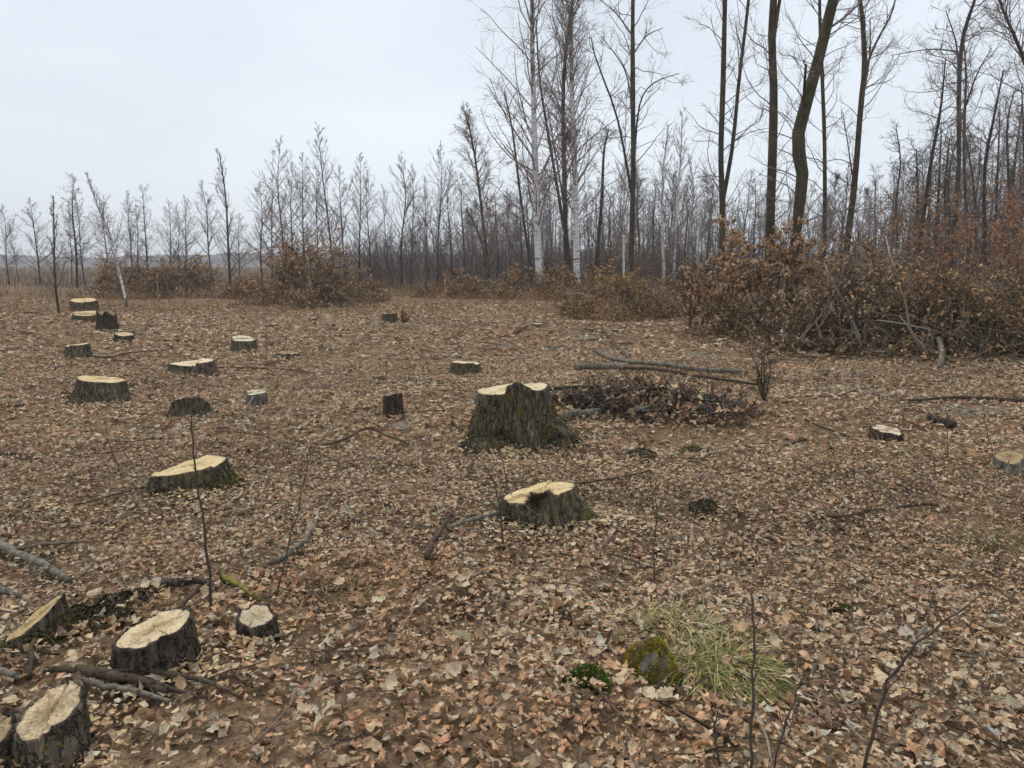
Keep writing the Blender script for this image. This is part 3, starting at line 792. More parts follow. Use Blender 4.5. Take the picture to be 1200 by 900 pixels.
AL = 'slender bare young alder with narrow cone of branches behind the far brush'
alders = [(306, 212, 48), (333, 160, 48), (341, 192, 56), (356, 178, 53), (372, 192, 60), (391, 147, 47), (405, 195, 52), (420, 178, 50),
          (433, 200, 57), (470, 180, 52), (481, 192, 55), (500, 205, 60), (513, 165, 53), (530, 188, 58), (545, 205, 62), (318, 205, 60), (455, 215, 64)]
for i, (px, top, d) in enumerate(alders):
    plant(px, top, d, i % 4, AL, 'young alders behind the far brush', i * 2.1)
FL = 'small bare tree standing on the brown heath before distant hills'
heath = [(8, 238, 55), (20, 262, 62), (45, 232, 60), (88, 208, 52), (97, 222, 55), (82, 240, 58), (124, 228, 54), (153, 226, 56), (160, 240, 60), (171, 220, 58), (198, 234, 60), (210, 240, 58), (218, 228, 62), (248, 215, 58), (280, 250, 66)]
for i, (px, top, d) in enumerate(heath):
    plant(px, top, d, (0, 4, 2, 6, 1, 5)[i % 6], FL, 'small trees on the heath', i * 1.7 + .4, 'bare_tree', 1.1)
WE = 'thin bare tree crowded into the grey edge of the wood'
_r = rs(91)
k = 0
for px in np.arange(556, 1215, 13):
    x = px + _r.uniform(-6, 6); d = _r.uniform(58, 80)
    top = np.interp(x, [556, 620, 760, 900, 1030, 1090, 1200], [222, 205, 205, 215, 205, 165, 140]) + _r.uniform(-18, 22)
    k = int(_r.choice([0, 1, 2, 3, 4, 5, 6, 7, 8, 9]))
    lb, gr, nm = [('cone-shaped bare alder crowded into the grey edge of the wood', 'alders at the wood edge', 'alder_tree'), ('thin whip-like bare tree at the grey edge of the wood', 'whip-like trees at the wood edge', 'bare_tree'),
                  ('crooked wide-limbed bare tree at the grey edge of the wood', 'crooked trees at the wood edge', 'bare_tree'), ('fine twigged pale birch at the grey edge of the wood', 'birches at the wood edge', 'birch_tree')][0 if k < 4 else (1 if k < 6 else (2 if k < 8 else 3))]
    plant(x, top, d, k, lb, gr, _r.uniform(0, 6), nm, 1.1)

# the wood behind reads as one grey mass
def wood(name, spots, label, col, seed, nbr=30, hmin=.8):
    rng = rs(seed); N = len(spots); sp = np.array(spots)
    mb = MB(); base = np.stack([sp[:, 0], sp[:, 1], np.zeros(N)], -1); H = sp[:, 2]
    d = np.tile([0, 0, 1.], (N, 1)) + rng.normal(0, .05, (N, 3))
    st = wander(rng, base, d, H, 5, .1, .05)
    r = .0075 * H
    tubes(mb, st, r[:, None] * np.linspace(1.1, .15, 5)[None], 3, caps=False)
    m = N * nbr; idx = np.repeat(np.arange(N), nbr); t = rng.uniform(.12, .98, m)
    o, tg = along(st, idx, t)
    L = H[idx] * .2 * np.clip(1.1 - t, .15, 1) * rng.uniform(.5, 1.2, m)
    b = wander(rng, o, splay(rng, tg, np.radians(rng.uniform(25, 60, m))), L, 3, .12, .12)
    tw = np.clip(base[idx, 1] / 90 * .017, .014, .09)
    tubes(mb, b, tw[:, None] * np.array([1, .8, .5])[None], 3, caps=False)
    m2 = m * 2; i2 = rng.integers(0, m, m2); o2, tg2 = along(b, i2, rng.uniform(.2, 1, m2))
    b2 = wander(rng, o2, splay(rng, tg2, np.radians(rng.uniform(25, 55, m2))), L[i2] * .5, 2, .1, .1)
    tubes(mb, b2, np.repeat(tw[i2][:, None] * .6, 2, 1), 3, caps=False)
    return tag(mb.obj(name, mat_plain(name + ' bark', col, .9, .6, .25)), label, 'wood', kind='stuff')

def wood_spots(rng, N, px0, px1, d0, d1, tops, hpow=1.0):
    out = []
    for _ in range(N):
        px = rng.uniform(px0, px1); d = d0 + (d1 - d0) * rng.uniform(0, 1)
        top = np.interp(px, *tops); p = P(px, top, d); h = max(2, p[2]) * rng.uniform(.62, 1.06)
        out.append((p[0], p[1], h))
    return out
_r = rs(55)
wood('near_wood', wood_spots(_r, 600, 540, 1500, 82, 150, ([540, 600, 760, 900, 1030, 1090, 1200, 1500], [248, 225, 218, 228, 222, 190, 165, 150])),
     'grey brown bare wood standing as one mass beyond the clearing', (98, 86, 81), 61, 18)
wood('receding_wood', wood_spots(_r, 280, 395, 640, 150, 260, ([395, 440, 500, 560, 640], [285, 268, 255, 245, 240])),
     'lower grey wood receding behind the young alders', (106, 96, 93), 62, 13)
wood('distant_wood', wood_spots(_r, 450, -500, 480, 420, 620, ([-500, 40, 160, 300, 480], [299, 298, 290, 292, 286])),
     'distant bluish line of woodland along the horizon', (84, 82, 84), 63, 5)

# undergrowth beneath the wood
def undergrowth(name, N, px0, px1, d0, d1, h, col, label, seed, cat='undergrowth'):
    rng = rs(seed); px = rng.uniform(px0, px1, N); d = d0 * (d1 / d0) ** rng.uniform(0, 1, N)
    x = (px - 600) / F_PX * d * 1.01; o = np.stack([x, d, height(x, d) - .03], -1)
    L = h * rng.uniform(.35, 1.1, N)
    dd = np.tile([0, 0, 1.], (N, 1)) + rng.normal(0, .35, (N, 3)); dd[:, 2] = np.abs(dd[:, 2])
    p = wander(rng, o, dd, L, 3, .05, .25)
    mb = MB(); c = palette(rng, N, col, [1] * len(col), .2)
    tubes(mb, p, (d / 60 * .012 + .002)[:, None] * np.array([1, .8, .35])[None], 3, c, caps=False)
    return tag(mb.obj(name, M_TWIG), label, cat, kind='stuff')
BRN = [(96, 74, 60), (116, 92, 72), (84, 68, 60), (128, 100, 74)]
GRY = [(92, 80, 76), (80, 70, 66), (104, 90, 82)]
undergrowth('heath', 7500, -500, 470, 38, 190, .95, BRN, 'brown heath of dry weeds stretching to the distant wood', 71, 'heath')
undergrowth('undergrowth', 11000, 420, 1500, 46, 120, 4.2, GRY, 'grey thicket of stems under the bare wood', 72)
undergrowth('dry_reeds', 3500, 400, 800, 36, 60, .8, [(150, 128, 96), (134, 110, 82), (118, 94, 70)], 'pale dry grass along the foot of the alders', 73, 'dry grass')

# ------------------------------------------------------------------ brush heaps and leafy bushes
def brush(px, py, wpx, top, label, seed, pal=BRUSH, palw=BRUSH_W, nleaf=3500, nbig=16, ntw=420, depth=.55, up=.35, lsize=.085, name='brush_pile', cat='brush pile', spiky=.35, twc=None, hollow=.35, bcol=None, nfront=0):
    rng = rs(9000 + seed); p = G(px, py); s = p[1] / F_PX
    rx = wpx * .5 * s; ry = max(.6, rx * depth); c = np.array([p[0] * (1 + ry * .85 / p[1]), p[1] + ry * .85, 0]); c[2] = float(height(c[0], c[1]))
    h = P(px, top, c[1])[2] - c[2]
    ph = rng.uniform(0, 6.28, 8)
    def prof(x, y):
        r2 = (x / rx) ** 2 + (y / ry) ** 2
        f = np.clip(1 - r2, 0, 1) ** .55
        return h * f * (.84 + .2 * np.sin(3.1 * x / rx * 1.3 + ph[0]) + .14 * np.sin(5.3 * x / rx + 3 * y / ry + ph[1]) + .12 * np.sin(9 * x / rx + ph[2]))
    e = empty(name, c, label, cat)
    def rnd(n, k=1.0):
        a = rng.uniform(0, 2 * PI, n); r = np.sqrt(rng.uniform(0, 1, n)) * k
        return np.cos(a) * r * rx, np.sin(a) * r * ry
    # boughs
    x, y = rnd(nbig, .85); z = np.maximum(prof(x, y) * rng.uniform(.2, 1.0, nbig), .04)
    a = rng.uniform(0, 2 * PI, nbig); el = rng.uniform(-.1, .7, nbig)
    dd = np.stack([np.cos(a) * np.cos(el), np.sin(a) * np.cos(el) * .7, np.sin(el)], -1)
    L = rng.uniform(.5, 1.2, nbig) * (rx + h) * .55
    big = wander(rng, np.stack([x, y, z], -1), dd, L, 8, .0, .16)
    lim = prof(big[:, :, 0], big[:, :, 1]) * 1.12 + .06
    big[:, :, 2] = np.clip(np.minimum(big[:, :, 2], lim), .03, None)
    for k in range(nbig):
        mb = MB(); r0 = rng.uniform(.010, .036) * (.6 + h * .3)
        tubes(mb, big[k], np.linspace(r0, r0 * .3, 8), 6, palette(rng, 1, bcol or [(120, 108, 96), (92, 82, 72), (150, 142, 130)], [2, 3, 2])[0])
        mb.obj('branch', M_TWIG, e, smooth=True)
    for k in range(nfront):      # cut limbs leaning out of the front of the heap
        x0 = rng.uniform(-.85, .85) * rx; b0 = np.array([[x0 + rng.normal(0, .5), -ry * rng.uniform(.75, 1.15), rng.uniform(.02, .25)]])
        hh = float(prof(x0, 0.0)); tgt = np.array([[x0 + rng.normal(0, .7), -ry * rng.uniform(.0, .5), hh * rng.uniform(.5, 1.15)]])
        ln = np.linalg.norm(tgt - b0, axis=1); pth = wander(rng, b0, tgt - b0, ln * rng.uniform(.7, 1.2), 7, .0, .10); pth[:, :, 2] = np.maximum(pth[:, :, 2], .02)
        mb = MB(); r0 = rng.uniform(.008, .032); tubes(mb, pth, np.linspace(r0, r0 * .4, 7)[None], 6, palette(rng, 1, [(132, 120, 104), (104, 92, 78), (158, 150, 136)], [2, 2, 2])[0])
        mb.obj('branch', M_TWIG, e, smooth=True)
    # twigs from surface and boughs
    nt1 = ntw // 2
    i = rng.integers(0, nbig, nt1); o1, tg1 = along(big, i, rng.uniform(.2, 1, nt1))
    d1 = splay(rng, tg1, np.radians(rng.uniform(20, 70, nt1)))
    x, y = rnd(ntw - nt1, .97); z = prof(x, y) * rng.uniform(hollow, 1.0, ntw - nt1)
    o2 = np.stack([x, y, np.maximum(z, .02)], -1)
    d2 = unit(np.stack([x / rx, y / ry * .8, np.full(len(x), up * 1.5)], -1) + rng.normal(0, .75, (len(x), 3)))
    o = np.concatenate([o1, o2]); d = np.concatenate([d1, d2])
    Lt = rng.uniform(.2, 1.0, ntw) * (.25 + spiky * h * .6)
    tw = wander(rng, o, d, Lt, 4, up * .12, .2)
    tw[:, :, 2] = np.maximum(tw[:, :, 2], .015)
    mb = MB(); cc = palette(rng, ntw, twc or [(118, 100, 78), (92, 77, 60), (138, 118, 94), (160, 148, 128)], [3, 3, 2, 2])
    tubes(mb, tw, np.full((ntw, 4), .0045 + .00016 * c[1]) * np.linspace(1.2, .5, 4)[None], 3, cc, caps=False)
    m = ntw * 2; i = rng.integers(0, ntw, m); o3, tg3 = along(tw, i, rng.uniform(.1, 1, m))
    t3 = wander(rng, o3, splay(rng, tg3, np.radians(rng.uniform(25, 60, m))), Lt[i] * .45, 2, .03, .15); t3[:, :, 2] = np.maximum(t3[:, :, 2], .01)
    tubes(mb, t3, np.full((m, 2), .003 + .00012 * c[1]), 3, cc[i], caps=False)
    tag(mb.obj('twigs', M_TWIG, e), kind='stuff')
    # dead leaves held on the twigs and caught in the heap
    nl1 = int(nleaf * .72); nl2 = nleaf - nl1
    i = rng.integers(0, m, nl1); q1, _ = along(t3, i, rng.uniform(.1, 1, nl1)); q1 = q1 + rng.normal(0, .035, (nl1, 3))
    x, y = rnd(nl2, 1.0); q2 = np.stack([x, y, np.maximum(prof(x, y) * rng.uniform(.02, .95, nl2), .02)], -1)
    q = np.concatenate([q1, q2]); q[:, 2] = np.maximum(q[:, 2], .02)
    hol = np.sin(q[:, 0] * 2.9 + ph[3]) + np.sin(q[:, 2] * 4.1 + ph[4]) + np.sin((q[:, 0] + q[:, 2] * 1.3) * 5.3 + ph[5]) + np.sin(q[:, 1] * 2.3 + ph[6])
    q = q[(hol > -.9) | (rng.uniform(0, 1, nleaf) < .25)]; nleaf = len(q)
    mb = MB(); sz = lsize * rng.uniform(.55, 1.3, nleaf)
    leaves(mb, rng, q, sz, rng.uniform(0, 2 * PI, nleaf), rng.uniform(.2, 1.7, nleaf), palette(rng, nleaf, pal, palw, .28, 2.3, .07), 2 if c[1] < 20 else 1, .7, .5)
    tag(mb.obj('leaves', M_LEAFB, e), kind='stuff')
    return e

brush(158, 351, 90, 306, 'spiny brown brush heap behind the two mossy stumps', 1, nleaf=3400, spiky=.6, ntw=520, lsize=.095)
brush(212, 350, 90, 296, 'broad brown brush heap with thorny twigs on top', 2, nleaf=3800, spiky=.6, ntw=560, lsize=.095)
brush(290, 350, 60, 324, 'low orange brown brush heap joining a taller heap', 3, nleaf=2600, ntw=420, lsize=.095)
brush(366, 358, 84, 262, 'tall domed brush heap crowned with tan oak leaves', 4, nleaf=6200, spiky=.6, ntw=760, nfront=14, lsize=.095, depth=.7)
brush(428, 354, 46, 330, 'low brown brush tailing off beside the tall domed heap', 5, nleaf=1500, lsize=.09)
brush(545, 350, 120, 326, 'low thin brown scrub in front of the alders', 6, nleaf=2200, ntw=520, spiky=.7, lsize=.11)
brush(640, 352, 120, 308, 'dark brown brush heap at the foot of the white birches', 7, nleaf=4800, ntw=560, lsize=.09)
brush(722, 378, 140, 316, 'yellowish leafy brush heap sprawling before the tall limbed tree', 8, YELLOW, YELLOW_W, nleaf=6000, ntw=1000, lsize=.07, depth=.6)
brush(735, 338, 110, 286, 'rusty leaved brush rising at the foot of the tall limbed tree', 9, RUST, RUST_W, nleaf=2600, ntw=500, spiky=.7, lsize=.10)
brush(815, 372, 90, 312, 'dark twiggy brush between yellow brush and oak bush', 10, nleaf=2600, ntw=800, lsize=.075)
brush(1008, 414, 190, 296, 'big heap of oak brush with curled tan leaves and dark hollow', 11, GREYTAN, GREYTAN_W, nleaf=8200, nbig=50, ntw=1200, lsize=.068, depth=.6, spiky=.55, nfront=26)
brush(1135, 420, 170, 308, 'brush heap with pale grey boughs beside the big oak heap', 12, BRUSH, BRUSH_W, nleaf=6000, nbig=60, ntw=1100, lsize=.068, depth=.6, spiky=.55, hollow=.6, nfront=44)
brush(1250, 424, 120, 306, 'leafy brush heap running out beyond the grey bough heap', 13, GREYTAN, GREYTAN_W, nleaf=4200, nbig=14, ntw=500, lsize=.085)
brush(905, 398, 190, 340, 'low spread of fallen oak leaves and twigs beneath the bush', 14, GREYTAN, GREYTAN_W, nleaf=3000, ntw=800, lsize=.075, depth=.4)

def bush(px, py, top, wpx, nst, label, seed, pal, palw, nleaf, lsize, L0=.55, name='oak_bush', t_lo=.35, twr=.004, cat='bush', ang=(15, 45), droop=.0):
    """standing bush: stems rise from the base, fork and carry dead leaves"""
    rng = rs(11000 + seed); p = G(px, py); c = np.array([p[0], p[1] + .3, 0]); c[2] = float(height(c[0], c[1]))
    s = c[1] / F_PX; h = P(px, top, c[1])[2] - c[2]; w = wpx * .5 * s
    e = empty(name, c, label, cat)
    a = rng.uniform(0, 2 * PI, nst); o = np.stack([np.cos(a) * w * .18, np.sin(a) * w * .18, np.full(nst, -.04)], -1) * rng.uniform(.2, 1, (nst, 1)); o[:, 2] = -.04
    d = np.stack([np.cos(a) * w / h * .8, np.sin(a) * w / h * .8, np.ones(nst)], -1)
    L = h * rng.uniform(.72, 1.02, nst) * np.linalg.norm(d, axis=1) ** .6
    st = wander(rng, o, d, L, 9, .02, .10)
    for k in range(nst):
        mb = MB(); r0 = rng.uniform(.012, .024) * (.5 + h * .25)
        tubes(mb, st[k], np.linspace(r0, .004, 9), 6, palette(rng, 1, [(84, 72, 62), (70, 60, 52)], [1, 1])[0]); mb.obj('stem', M_TWIG, e, smooth=True)
    nb = nst * 12; i = rng.integers(0, nst, nb); t = rng.uniform(t_lo, 1, nb); o1, tg = along(st, i, t)
    Lb = L0 * h * .55 * rng.uniform(.4, 1.1, nb) * (1.2 - .6 * t)
    b = wander(rng, o1, splay(rng, tg, np.radians(rng.uniform(ang[0] + 10, ang[1] + 25, nb))), Lb, 6, .03 - droop, .16)
    mb = MB(); cc = palette(rng, nb, [(84, 72, 62), (70, 60, 52), (104, 88, 74)], [3, 3, 1])
    tubes(mb, b, np.full((nb, 6), twr * 1.3) * np.linspace(1.3, .6, 6)[None], 4, cc, caps=False)
    m = nb * 5; i = rng.integers(0, nb, m); o2, tg2 = along(b, i, rng.uniform(.2, 1, m))
    b2 = wander(rng, o2, splay(rng, tg2, np.radians(rng.uniform(20, 60, m))), Lb[i] * .4, 3, .02, .16)
    b2[:, :, 2] = np.maximum(b2[:, :, 2], .01)
    tubes(mb, b2, np.full((m, 3), twr * .7), 3, cc[i], caps=False)
    tag(mb.obj('twigs', M_TWIG, e), kind='stuff')
    if nleaf:
        i = rng.integers(0, m, nleaf); q, _ = along(b2, i, rng.uniform(.2, 1, nleaf) ** .6); q = q + rng.normal(0, .03, (nleaf, 3)); q[:, 2] = np.maximum(q[:, 2], .02)
        mb = MB()
        leaves(mb, rng, q, lsize * rng.uniform(.6, 1.3, nleaf), rng.uniform(0, 2 * PI, nleaf), rng.uniform(.4, 1.9, nleaf), palette(rng, nleaf, pal, palw, .28, 2.3, .07), 3, .7, .5)
        tag(mb.obj('leaves', M_LEAFB, e), kind='stuff')
    return e
bush(903, 392, 256, 120, 9, 'tall standing oak bush full of curled pale tan leaves', 1, GREYTAN, GREYTAN_W, 2500, .098)
bush(850, 392, 300, 90, 6, 'smaller oak bush with drooping tan leaves beside tall bush', 2, GREYTAN, GREYTAN_W, 850, .095)
bush(975, 385, 285, 100, 6, 'oak bush with tan leaves rising behind the big heap', 3, GREYTAN, GREYTAN_W, 1300, .092)
bush(812, 386, 305, 26, 8, 'clump of thin upright leafless stems at the clearing edge', 4, BRUSH, BRUSH_W, 60, .08, name='sucker_clump', L0=.25)
bush(905, 474, 402, 46, 5, 'small leafless shrub at the end of the log pile', 5, BRUSH, BRUSH_W, 0, .08, name='bare_shrub', L0=.5, t_lo=.15, twr=.0025, cat='shrub')
bush(1030, 345, 270, 70, 5, 'small beech sapling with rusty leaves behind the oak heap', 6, RUST, RUST_W, 900, .09, name='beech_sapling', t_lo=.15, cat='sapling')
for i, (px, py, top, w, n) in enumerate([(1075, 352, 235, 80, 1500), (1115, 350, 205, 90, 2200), (1150, 356, 225, 90, 2000), (1190, 352, 200, 90, 2000), (1235, 354, 220, 90, 1400), (1095, 345, 250, 70, 1200), (1170, 347, 250, 70, 1200)]):
    e = bush(px, py, top, w, 4, 'young beech holding rusty orange leaves behind the brush heaps', 20 + i, RUST, RUST_W, n, .085, name='beech_sapling', t_lo=.12, cat='sapling', ang=(30, 60), L0=.7)
    e['group'] = 'rusty young beeches'
bush(470, 380, 362, 22, 5, 'tiny grey leafless bush beside the small square stump', 40, BRUSH, BRUSH_W, 40, .06, name='bare_shrub', L0=.6, t_lo=.1, twr=.004, cat='shrub')
bush(560, 332, 244, 40, 3, 'shrub holding a dark tuft of dead leaves by curved birch', 41, BRUSH, BRUSH_W, 140, .16, t_lo=.6, cat='shrub', name='oak_bush')

# nest in the birch
def nest():
    rng = rs(77); c = P(668, 160, 45.6); mb = MB(); N = 170
    o = rng.normal(0, 1, (N, 3)); o = unit(o) * rng.uniform(.1, .36, (N, 1)) * np.array([1, 1, .8]); d = rng.normal(0, 1, (N, 3))
    tubes(mb, wander(rng, o, d, np.full(N, .5), 4, 0, .3), np.full((N, 4), .018), 3, palette(rng, N, [(84, 60, 46), (66, 50, 42)], [1, 1]), caps=False)
    leaves(mb, rng, unit(rng.normal(0, 1, (160, 3))) * rng.uniform(.05, .36, (160, 1)), np.full(160, .16), rng.uniform(0, 6, 160), rng.uniform(0, 1.5, 160), palette(rng, 160, RUST, RUST_W), 2)
    tag(mb.obj('nest', M_TWIG, None, loc=c), 'ball of brown twigs and leaves lodged against the birch trunk', 'nest')
nest()

# ------------------------------------------------------------------ fallen branches, logs, sticks
def stick(pts, w, label, mat, name='fallen_branch', cat='branch', lift=.5, seed=0, side=(), ends=True, group=None, h0=()):
    """a branch lying on the litter; pts are where it rests, w its thickness in cm"""
    rng = rs(13000 + seed)
    q = np.array([G(x, y) for x, y in pts]); n = max(8, len(pts) * 3)
    q = resample(q, n)
    w = np.interp(np.linspace(0, 1, n), np.linspace(0, 1, len(w)), w) * .005
    q[:, 2] = height(q[:, 0], q[:, 1]) + w * lift + .03
    for t, dz in h0: q[:, 2] += dz * np.clip(1 - np.abs(np.linspace(0, 1, n) - t) / .5, 0, 1)
    q[:, :2] += rng.normal(0, .004, (n, 2))
    c = q[0].copy(); c[2] = float(height(c[0], c[1]))
    mb = MB(); tubes(mb, q - c, w * (1 + rng.normal(0, .06, n)), 9)
    if not side:
        o = mb.obj(name, mat, smooth=True, loc=c)
        return tag(o, label, cat, group)
    e = empty(name, c, label, cat, group); mb.obj('stem', mat, e, smooth=True)
    for t0, dx, dy, dz, L, ww in side:
        o, tg = along((q - c)[None], np.array([0]), np.array([t0]))
        b = wander(rng, o, np.array([[dx, dy, dz]]), np.array([L]), 6, 0, .14)
        b[:, :, 2] = np.maximum(b[:, :, 2], .01)
        m2 = MB(); tubes(m2, b, np.linspace(ww, ww * .4, 6)[None] * .005, 5); m2.obj('side_twig', mat, e, smooth=True)
    return e

stick([(-25, 640), (0, 648), (25, 660), (55, 672), (82, 688)], [6, 5, 4.5, 3], 'grey lichened branch with a dark forked end on the litter', M_LOGG, seed=1, side=[(.35, .6, .5, .1, .35, 2.6), (.95, .8, -.3, .1, .2, 1.5)])
stick([(-20, 700), (10, 702), (26, 706)], [4, 3.5, 2], 'short grey branch end beside the sunken mossy stump', M_LOGG, seed=2)
stick([(92, 800), (120, 806), (160, 812), (200, 824), (192, 826)][:4], [3, 3.5, 3, 2], 'thick dark stick of the bundle before the slanting stump', M_LOGB, seed=3, lift=1.4)
stick([(126, 802), (170, 803), (225, 810), (285, 832)], [1.6, 2, 1.8, 1], 'longest reddish stick of the bundle, bending at its end', M_LOGB, seed=4, lift=2.4, side=[(.75, .7, .6, .1, .22, .9)])
stick([(88, 803), (120, 816), (160, 822), (205, 832)], [1.8, 2.2, 2, 1.2], 'thin mottled stick lowest in the bundle', M_LOGG, seed=5, lift=1)
stick([(140, 812), (180, 818), (235, 832)], [1.2, 1.4, .8], 'thin brown stick crossing the bundle', M_LOGB, seed=6, lift=4)
stick([(50, 800), (70, 795), (95, 800)], [2.2, 2.6, 2], 'stubby dark stick end touching the double stemmed stump', M_LOGB, seed=7)
stick([(35, 805), (40, 770), (45, 735)], [2.4, 2.6, 2], 'dark root stick between the mossy stump and double stemmed stump', M_LOGB, seed=8)
stick([(-10, 795), (15, 802), (24, 806)], [3, 2.5, 1.6], 'pale grey stick end near the double stemmed stump', M_LOGG, seed=9)
stick([(258, 678), (275, 692), (306, 713)], [2.6, 2.8, 2.2], 'yellow green mossy stick beside the small white cut stump', M_LOGM, seed=10)
stick([(305, 672), (335, 660), (352, 645), (370, 622)], [2, 3.2, 3, 2.4], 'curved grey branch lying alone on brown leaves', M_LOGG, seed=11)
stick([(404, 598), (409, 606), (414, 618)], [2, 2.2, 2], 'short grey stick end poking from the leaves', M_LOGG, seed=12)
stick([(500, 665), (508, 645), (520, 625), (530, 607)], [3, 3, 2.4, 2], 'dark stubby branch leaning beside the split stump', M_LOGB, seed=13, lift=1.5)
stick([(530, 628), (560, 617), (590, 610), (614, 606)], [2, 2.4, 2.4, 2], 'lichen spotted branch lying against the split stump', M_LOGG, seed=14, lift=2, side=[(.7, .2, .4, .9, .25, .7)])
stick([(560, 575), (620, 573), (690, 573), (735, 566), (762, 560)], [.8, 1, 1.3, 1.6, 1.8], 'long thin branch passing behind the split stump with hooked end', M_LOGB, seed=15, lift=3, side=[(.97, .2, -.9, .05, .3, 1.1)])
stick([(940, 622), (962, 612), (1000, 610), (1012, 605), (1036, 603)], [1.6, 2.4, 2.4, 2.6, 2], 'dark wavy branch lying on the bare leaf litter', M_LOGB, seed=16)
stick([(1050, 600), (1075, 596), (1100, 597)], [1.8, 2.4, 2], 'short brown branch sunk in leaves beyond the wavy branch', M_LOGB, seed=17, lift=.2)
stick([(360, 530), (395, 526), (430, 513), (455, 520), (480, 525)], [1.6, 2, 2.2, 1.6, 1.2], 'bent dark branch raised like a low tent', M_LOGB, seed=18, h0=[(.55, .06)])
stick([(268, 500), (285, 490), (300, 475)], [2, 2.4, 2.4], 'curved grey stick leaning on the small grey stump', M_LOGG, seed=19, h0=[(1, .12)])
stick([(90, 598), (130, 588), (172, 577)], [1, 1.3, 1.2], 'thin dark branch running up to the wide yellow stump', M_LOGB, seed=20, lift=2)
stick([(-10, 538), (20, 537), (42, 542)], [3, 3.2, 2], 'short dark log end lying in the grassy litter', M_LOGB, seed=21)
stick([(0, 372), (40, 368), (75, 372)], [4, 5, 3], 'fallen dark stick lying on the heath edge', M_LOGB, seed=22)
stick([(255, 433), (310, 434), (352, 437), (370, 444)], [1.6, 2.4, 3, 1.6], 'long dark branch stretched flat between small stumps', M_LOGB, seed=23)
stick([(440, 452), (480, 450), (510, 447)], [1.4, 2.4, 1.8], 'dark thin branch lying near the post-like stump', M_LOGB, seed=24)
stick([(85, 415), (120, 418), (150, 416), (185, 412)], [1.5, 3, 3, 1.5], 'dark branch on the ground beside the small brown stump', M_LOGB, seed=25)
stick([(120, 389), (136, 389)], [3, 3], 'pale split slab lying beside the jagged dark stump', M_PALE, seed=26)
stick([(155, 390), (178, 386)], [2.5, 3], 'dark chunk of branch beside the low tan stump', M_LOGB, seed=27)
stick([(1055, 472), (1100, 470), (1150, 470), (1205, 472)], [2, 4, 5, 5], 'long dark log half sunk at the grassy edge', M_LOGB, seed=28, lift=.3, name='fallen_log', cat='log')
stick([(1088, 492), (1106, 500), (1120, 503)], [7, 9, 7], 'short charred black log piece on the litter', M_BARKD, seed=29, name='fallen_log', cat='log')
stick([(585, 394), (600, 389), (618, 385)], [1.5, 5, 6], 'short dark broken bough with thick end before the brush', M_LOGB, seed=30)
stick([(705, 388), (718, 400), (732, 418), (745, 440)], [7, 6, 5, 3], 'straight dark pole leaning into the log pile', M_LOGB, seed=31, name='fallen_log', cat='log')
stick([(925, 470), (970, 468), (1010, 458), (1050, 452)], [1.2, 1.6, 1.6, 1], 'long thin branch snaking from the bare shrub', M_LOGB, seed=32)
stick([(800, 390), (850, 405), (870, 415)], [1.5, 2, 1.5], 'thin branch lying in front of the leafless stems', M_LOGB, seed=33)
stick([(200, 745), (215, 725), (235, 700)], [1.6, 2, 1.6], 'dark thin stick propped behind the slanting stump', M_LOGB, seed=34, lift=3)
stick([(170, 685), (200, 692), (235, 690), (262, 700)], [3, 4, 3.5, 2], 'dark rotten branch behind the slanting stump', M_BARKD, seed=35)
# log pile behind the tall stump
def log(pts, w, label, seed, z0=0, z1=0, mat=None):
    rng = rs(15000 + seed); q = np.array([G(x, y) for x, y in pts]); q = resample(q, 10)
    w = np.linspace(w[0], w[1], 10) * .0039
    q[:, 2] = height(q[:, 0], q[:, 1]) + .02 + w * .7 + np.linspace(z0, z1, 10)
    c = q[0].copy(); c[2] = float(height(c[0], c[1]))
    e = empty('log', c, label, 'log')
    m = MB(); tubes(m, q - c, w * (1 + rng.normal(0, .05, 10)), 10, caps=False); m.obj('bark', mat or M_LOGG, e, smooth=True)
    for k, f in ((0, -1), (-1, 1)):
        m = MB(); dr = unit((q[k] - q[1 if k == 0 else -2])[None])[0]
        tubes(m, np.stack([q[k] - c - dr * .01, q[k] - c + dr * .003]), np.array([w[k], w[k]]) * .97, 10); m.obj('cut_end', M_CUTG, e)
    return e
log([(672, 437), (700, 436), (735, 438)], [12, 15], 'short thick grey log at the back of the pile', 1, .03, .05)
log([(700, 428), (760, 436), (815, 440), (868, 440)], [10, 7], 'long grey log laid across the back of the pile', 2, .12, .03)
log([(644, 474), (672, 472), (694, 467)], [10, 9], 'dark log lying behind the tall torn stump', 3, .02, .02, M_LOGB)
log([(655, 494), (680, 490), (702, 488)], [9, 10], 'pale grey log at the front corner of the pile', 4)
log([(738, 492), (775, 485), (812, 482)], [8, 5], 'grey log slanting along the front of the pile', 5, .04, .06)
log([(770, 492), (800, 483), (818, 474)], [6, 4], 'thin crossing log resting on the front log', 6, .05, .06)
log([(730, 440), (790, 444), (850, 452), (888, 456)], [7, 4], 'dark slim log in the middle of the pile', 7, .08, .03, M_LOGB)
log([(700, 468), (716, 455), (724, 448)], [4, 3], 'short pale stick standing up in the pile', 8, 0, .15)
log([(640, 462), (670, 459), (700, 460)], [6, 5], 'dark thin log farthest behind the tall stump', 9, .02, .03, M_LOGB)
brush(765, 492, 260, 466, 'flat heap of leaves and twigs caught among the logs', 50, GREYTAN, GREYTAN_W, nleaf=1900, nbig=90, ntw=900, lsize=.075, depth=.42, spiky=.6, up=.05, bcol=[(84, 74, 64), (60, 52, 46), (108, 100, 90)], twc=[(78, 68, 60), (60, 52, 46), (96, 84, 74), (120, 108, 96)], name='leaf_heap', cat='leaf heap')
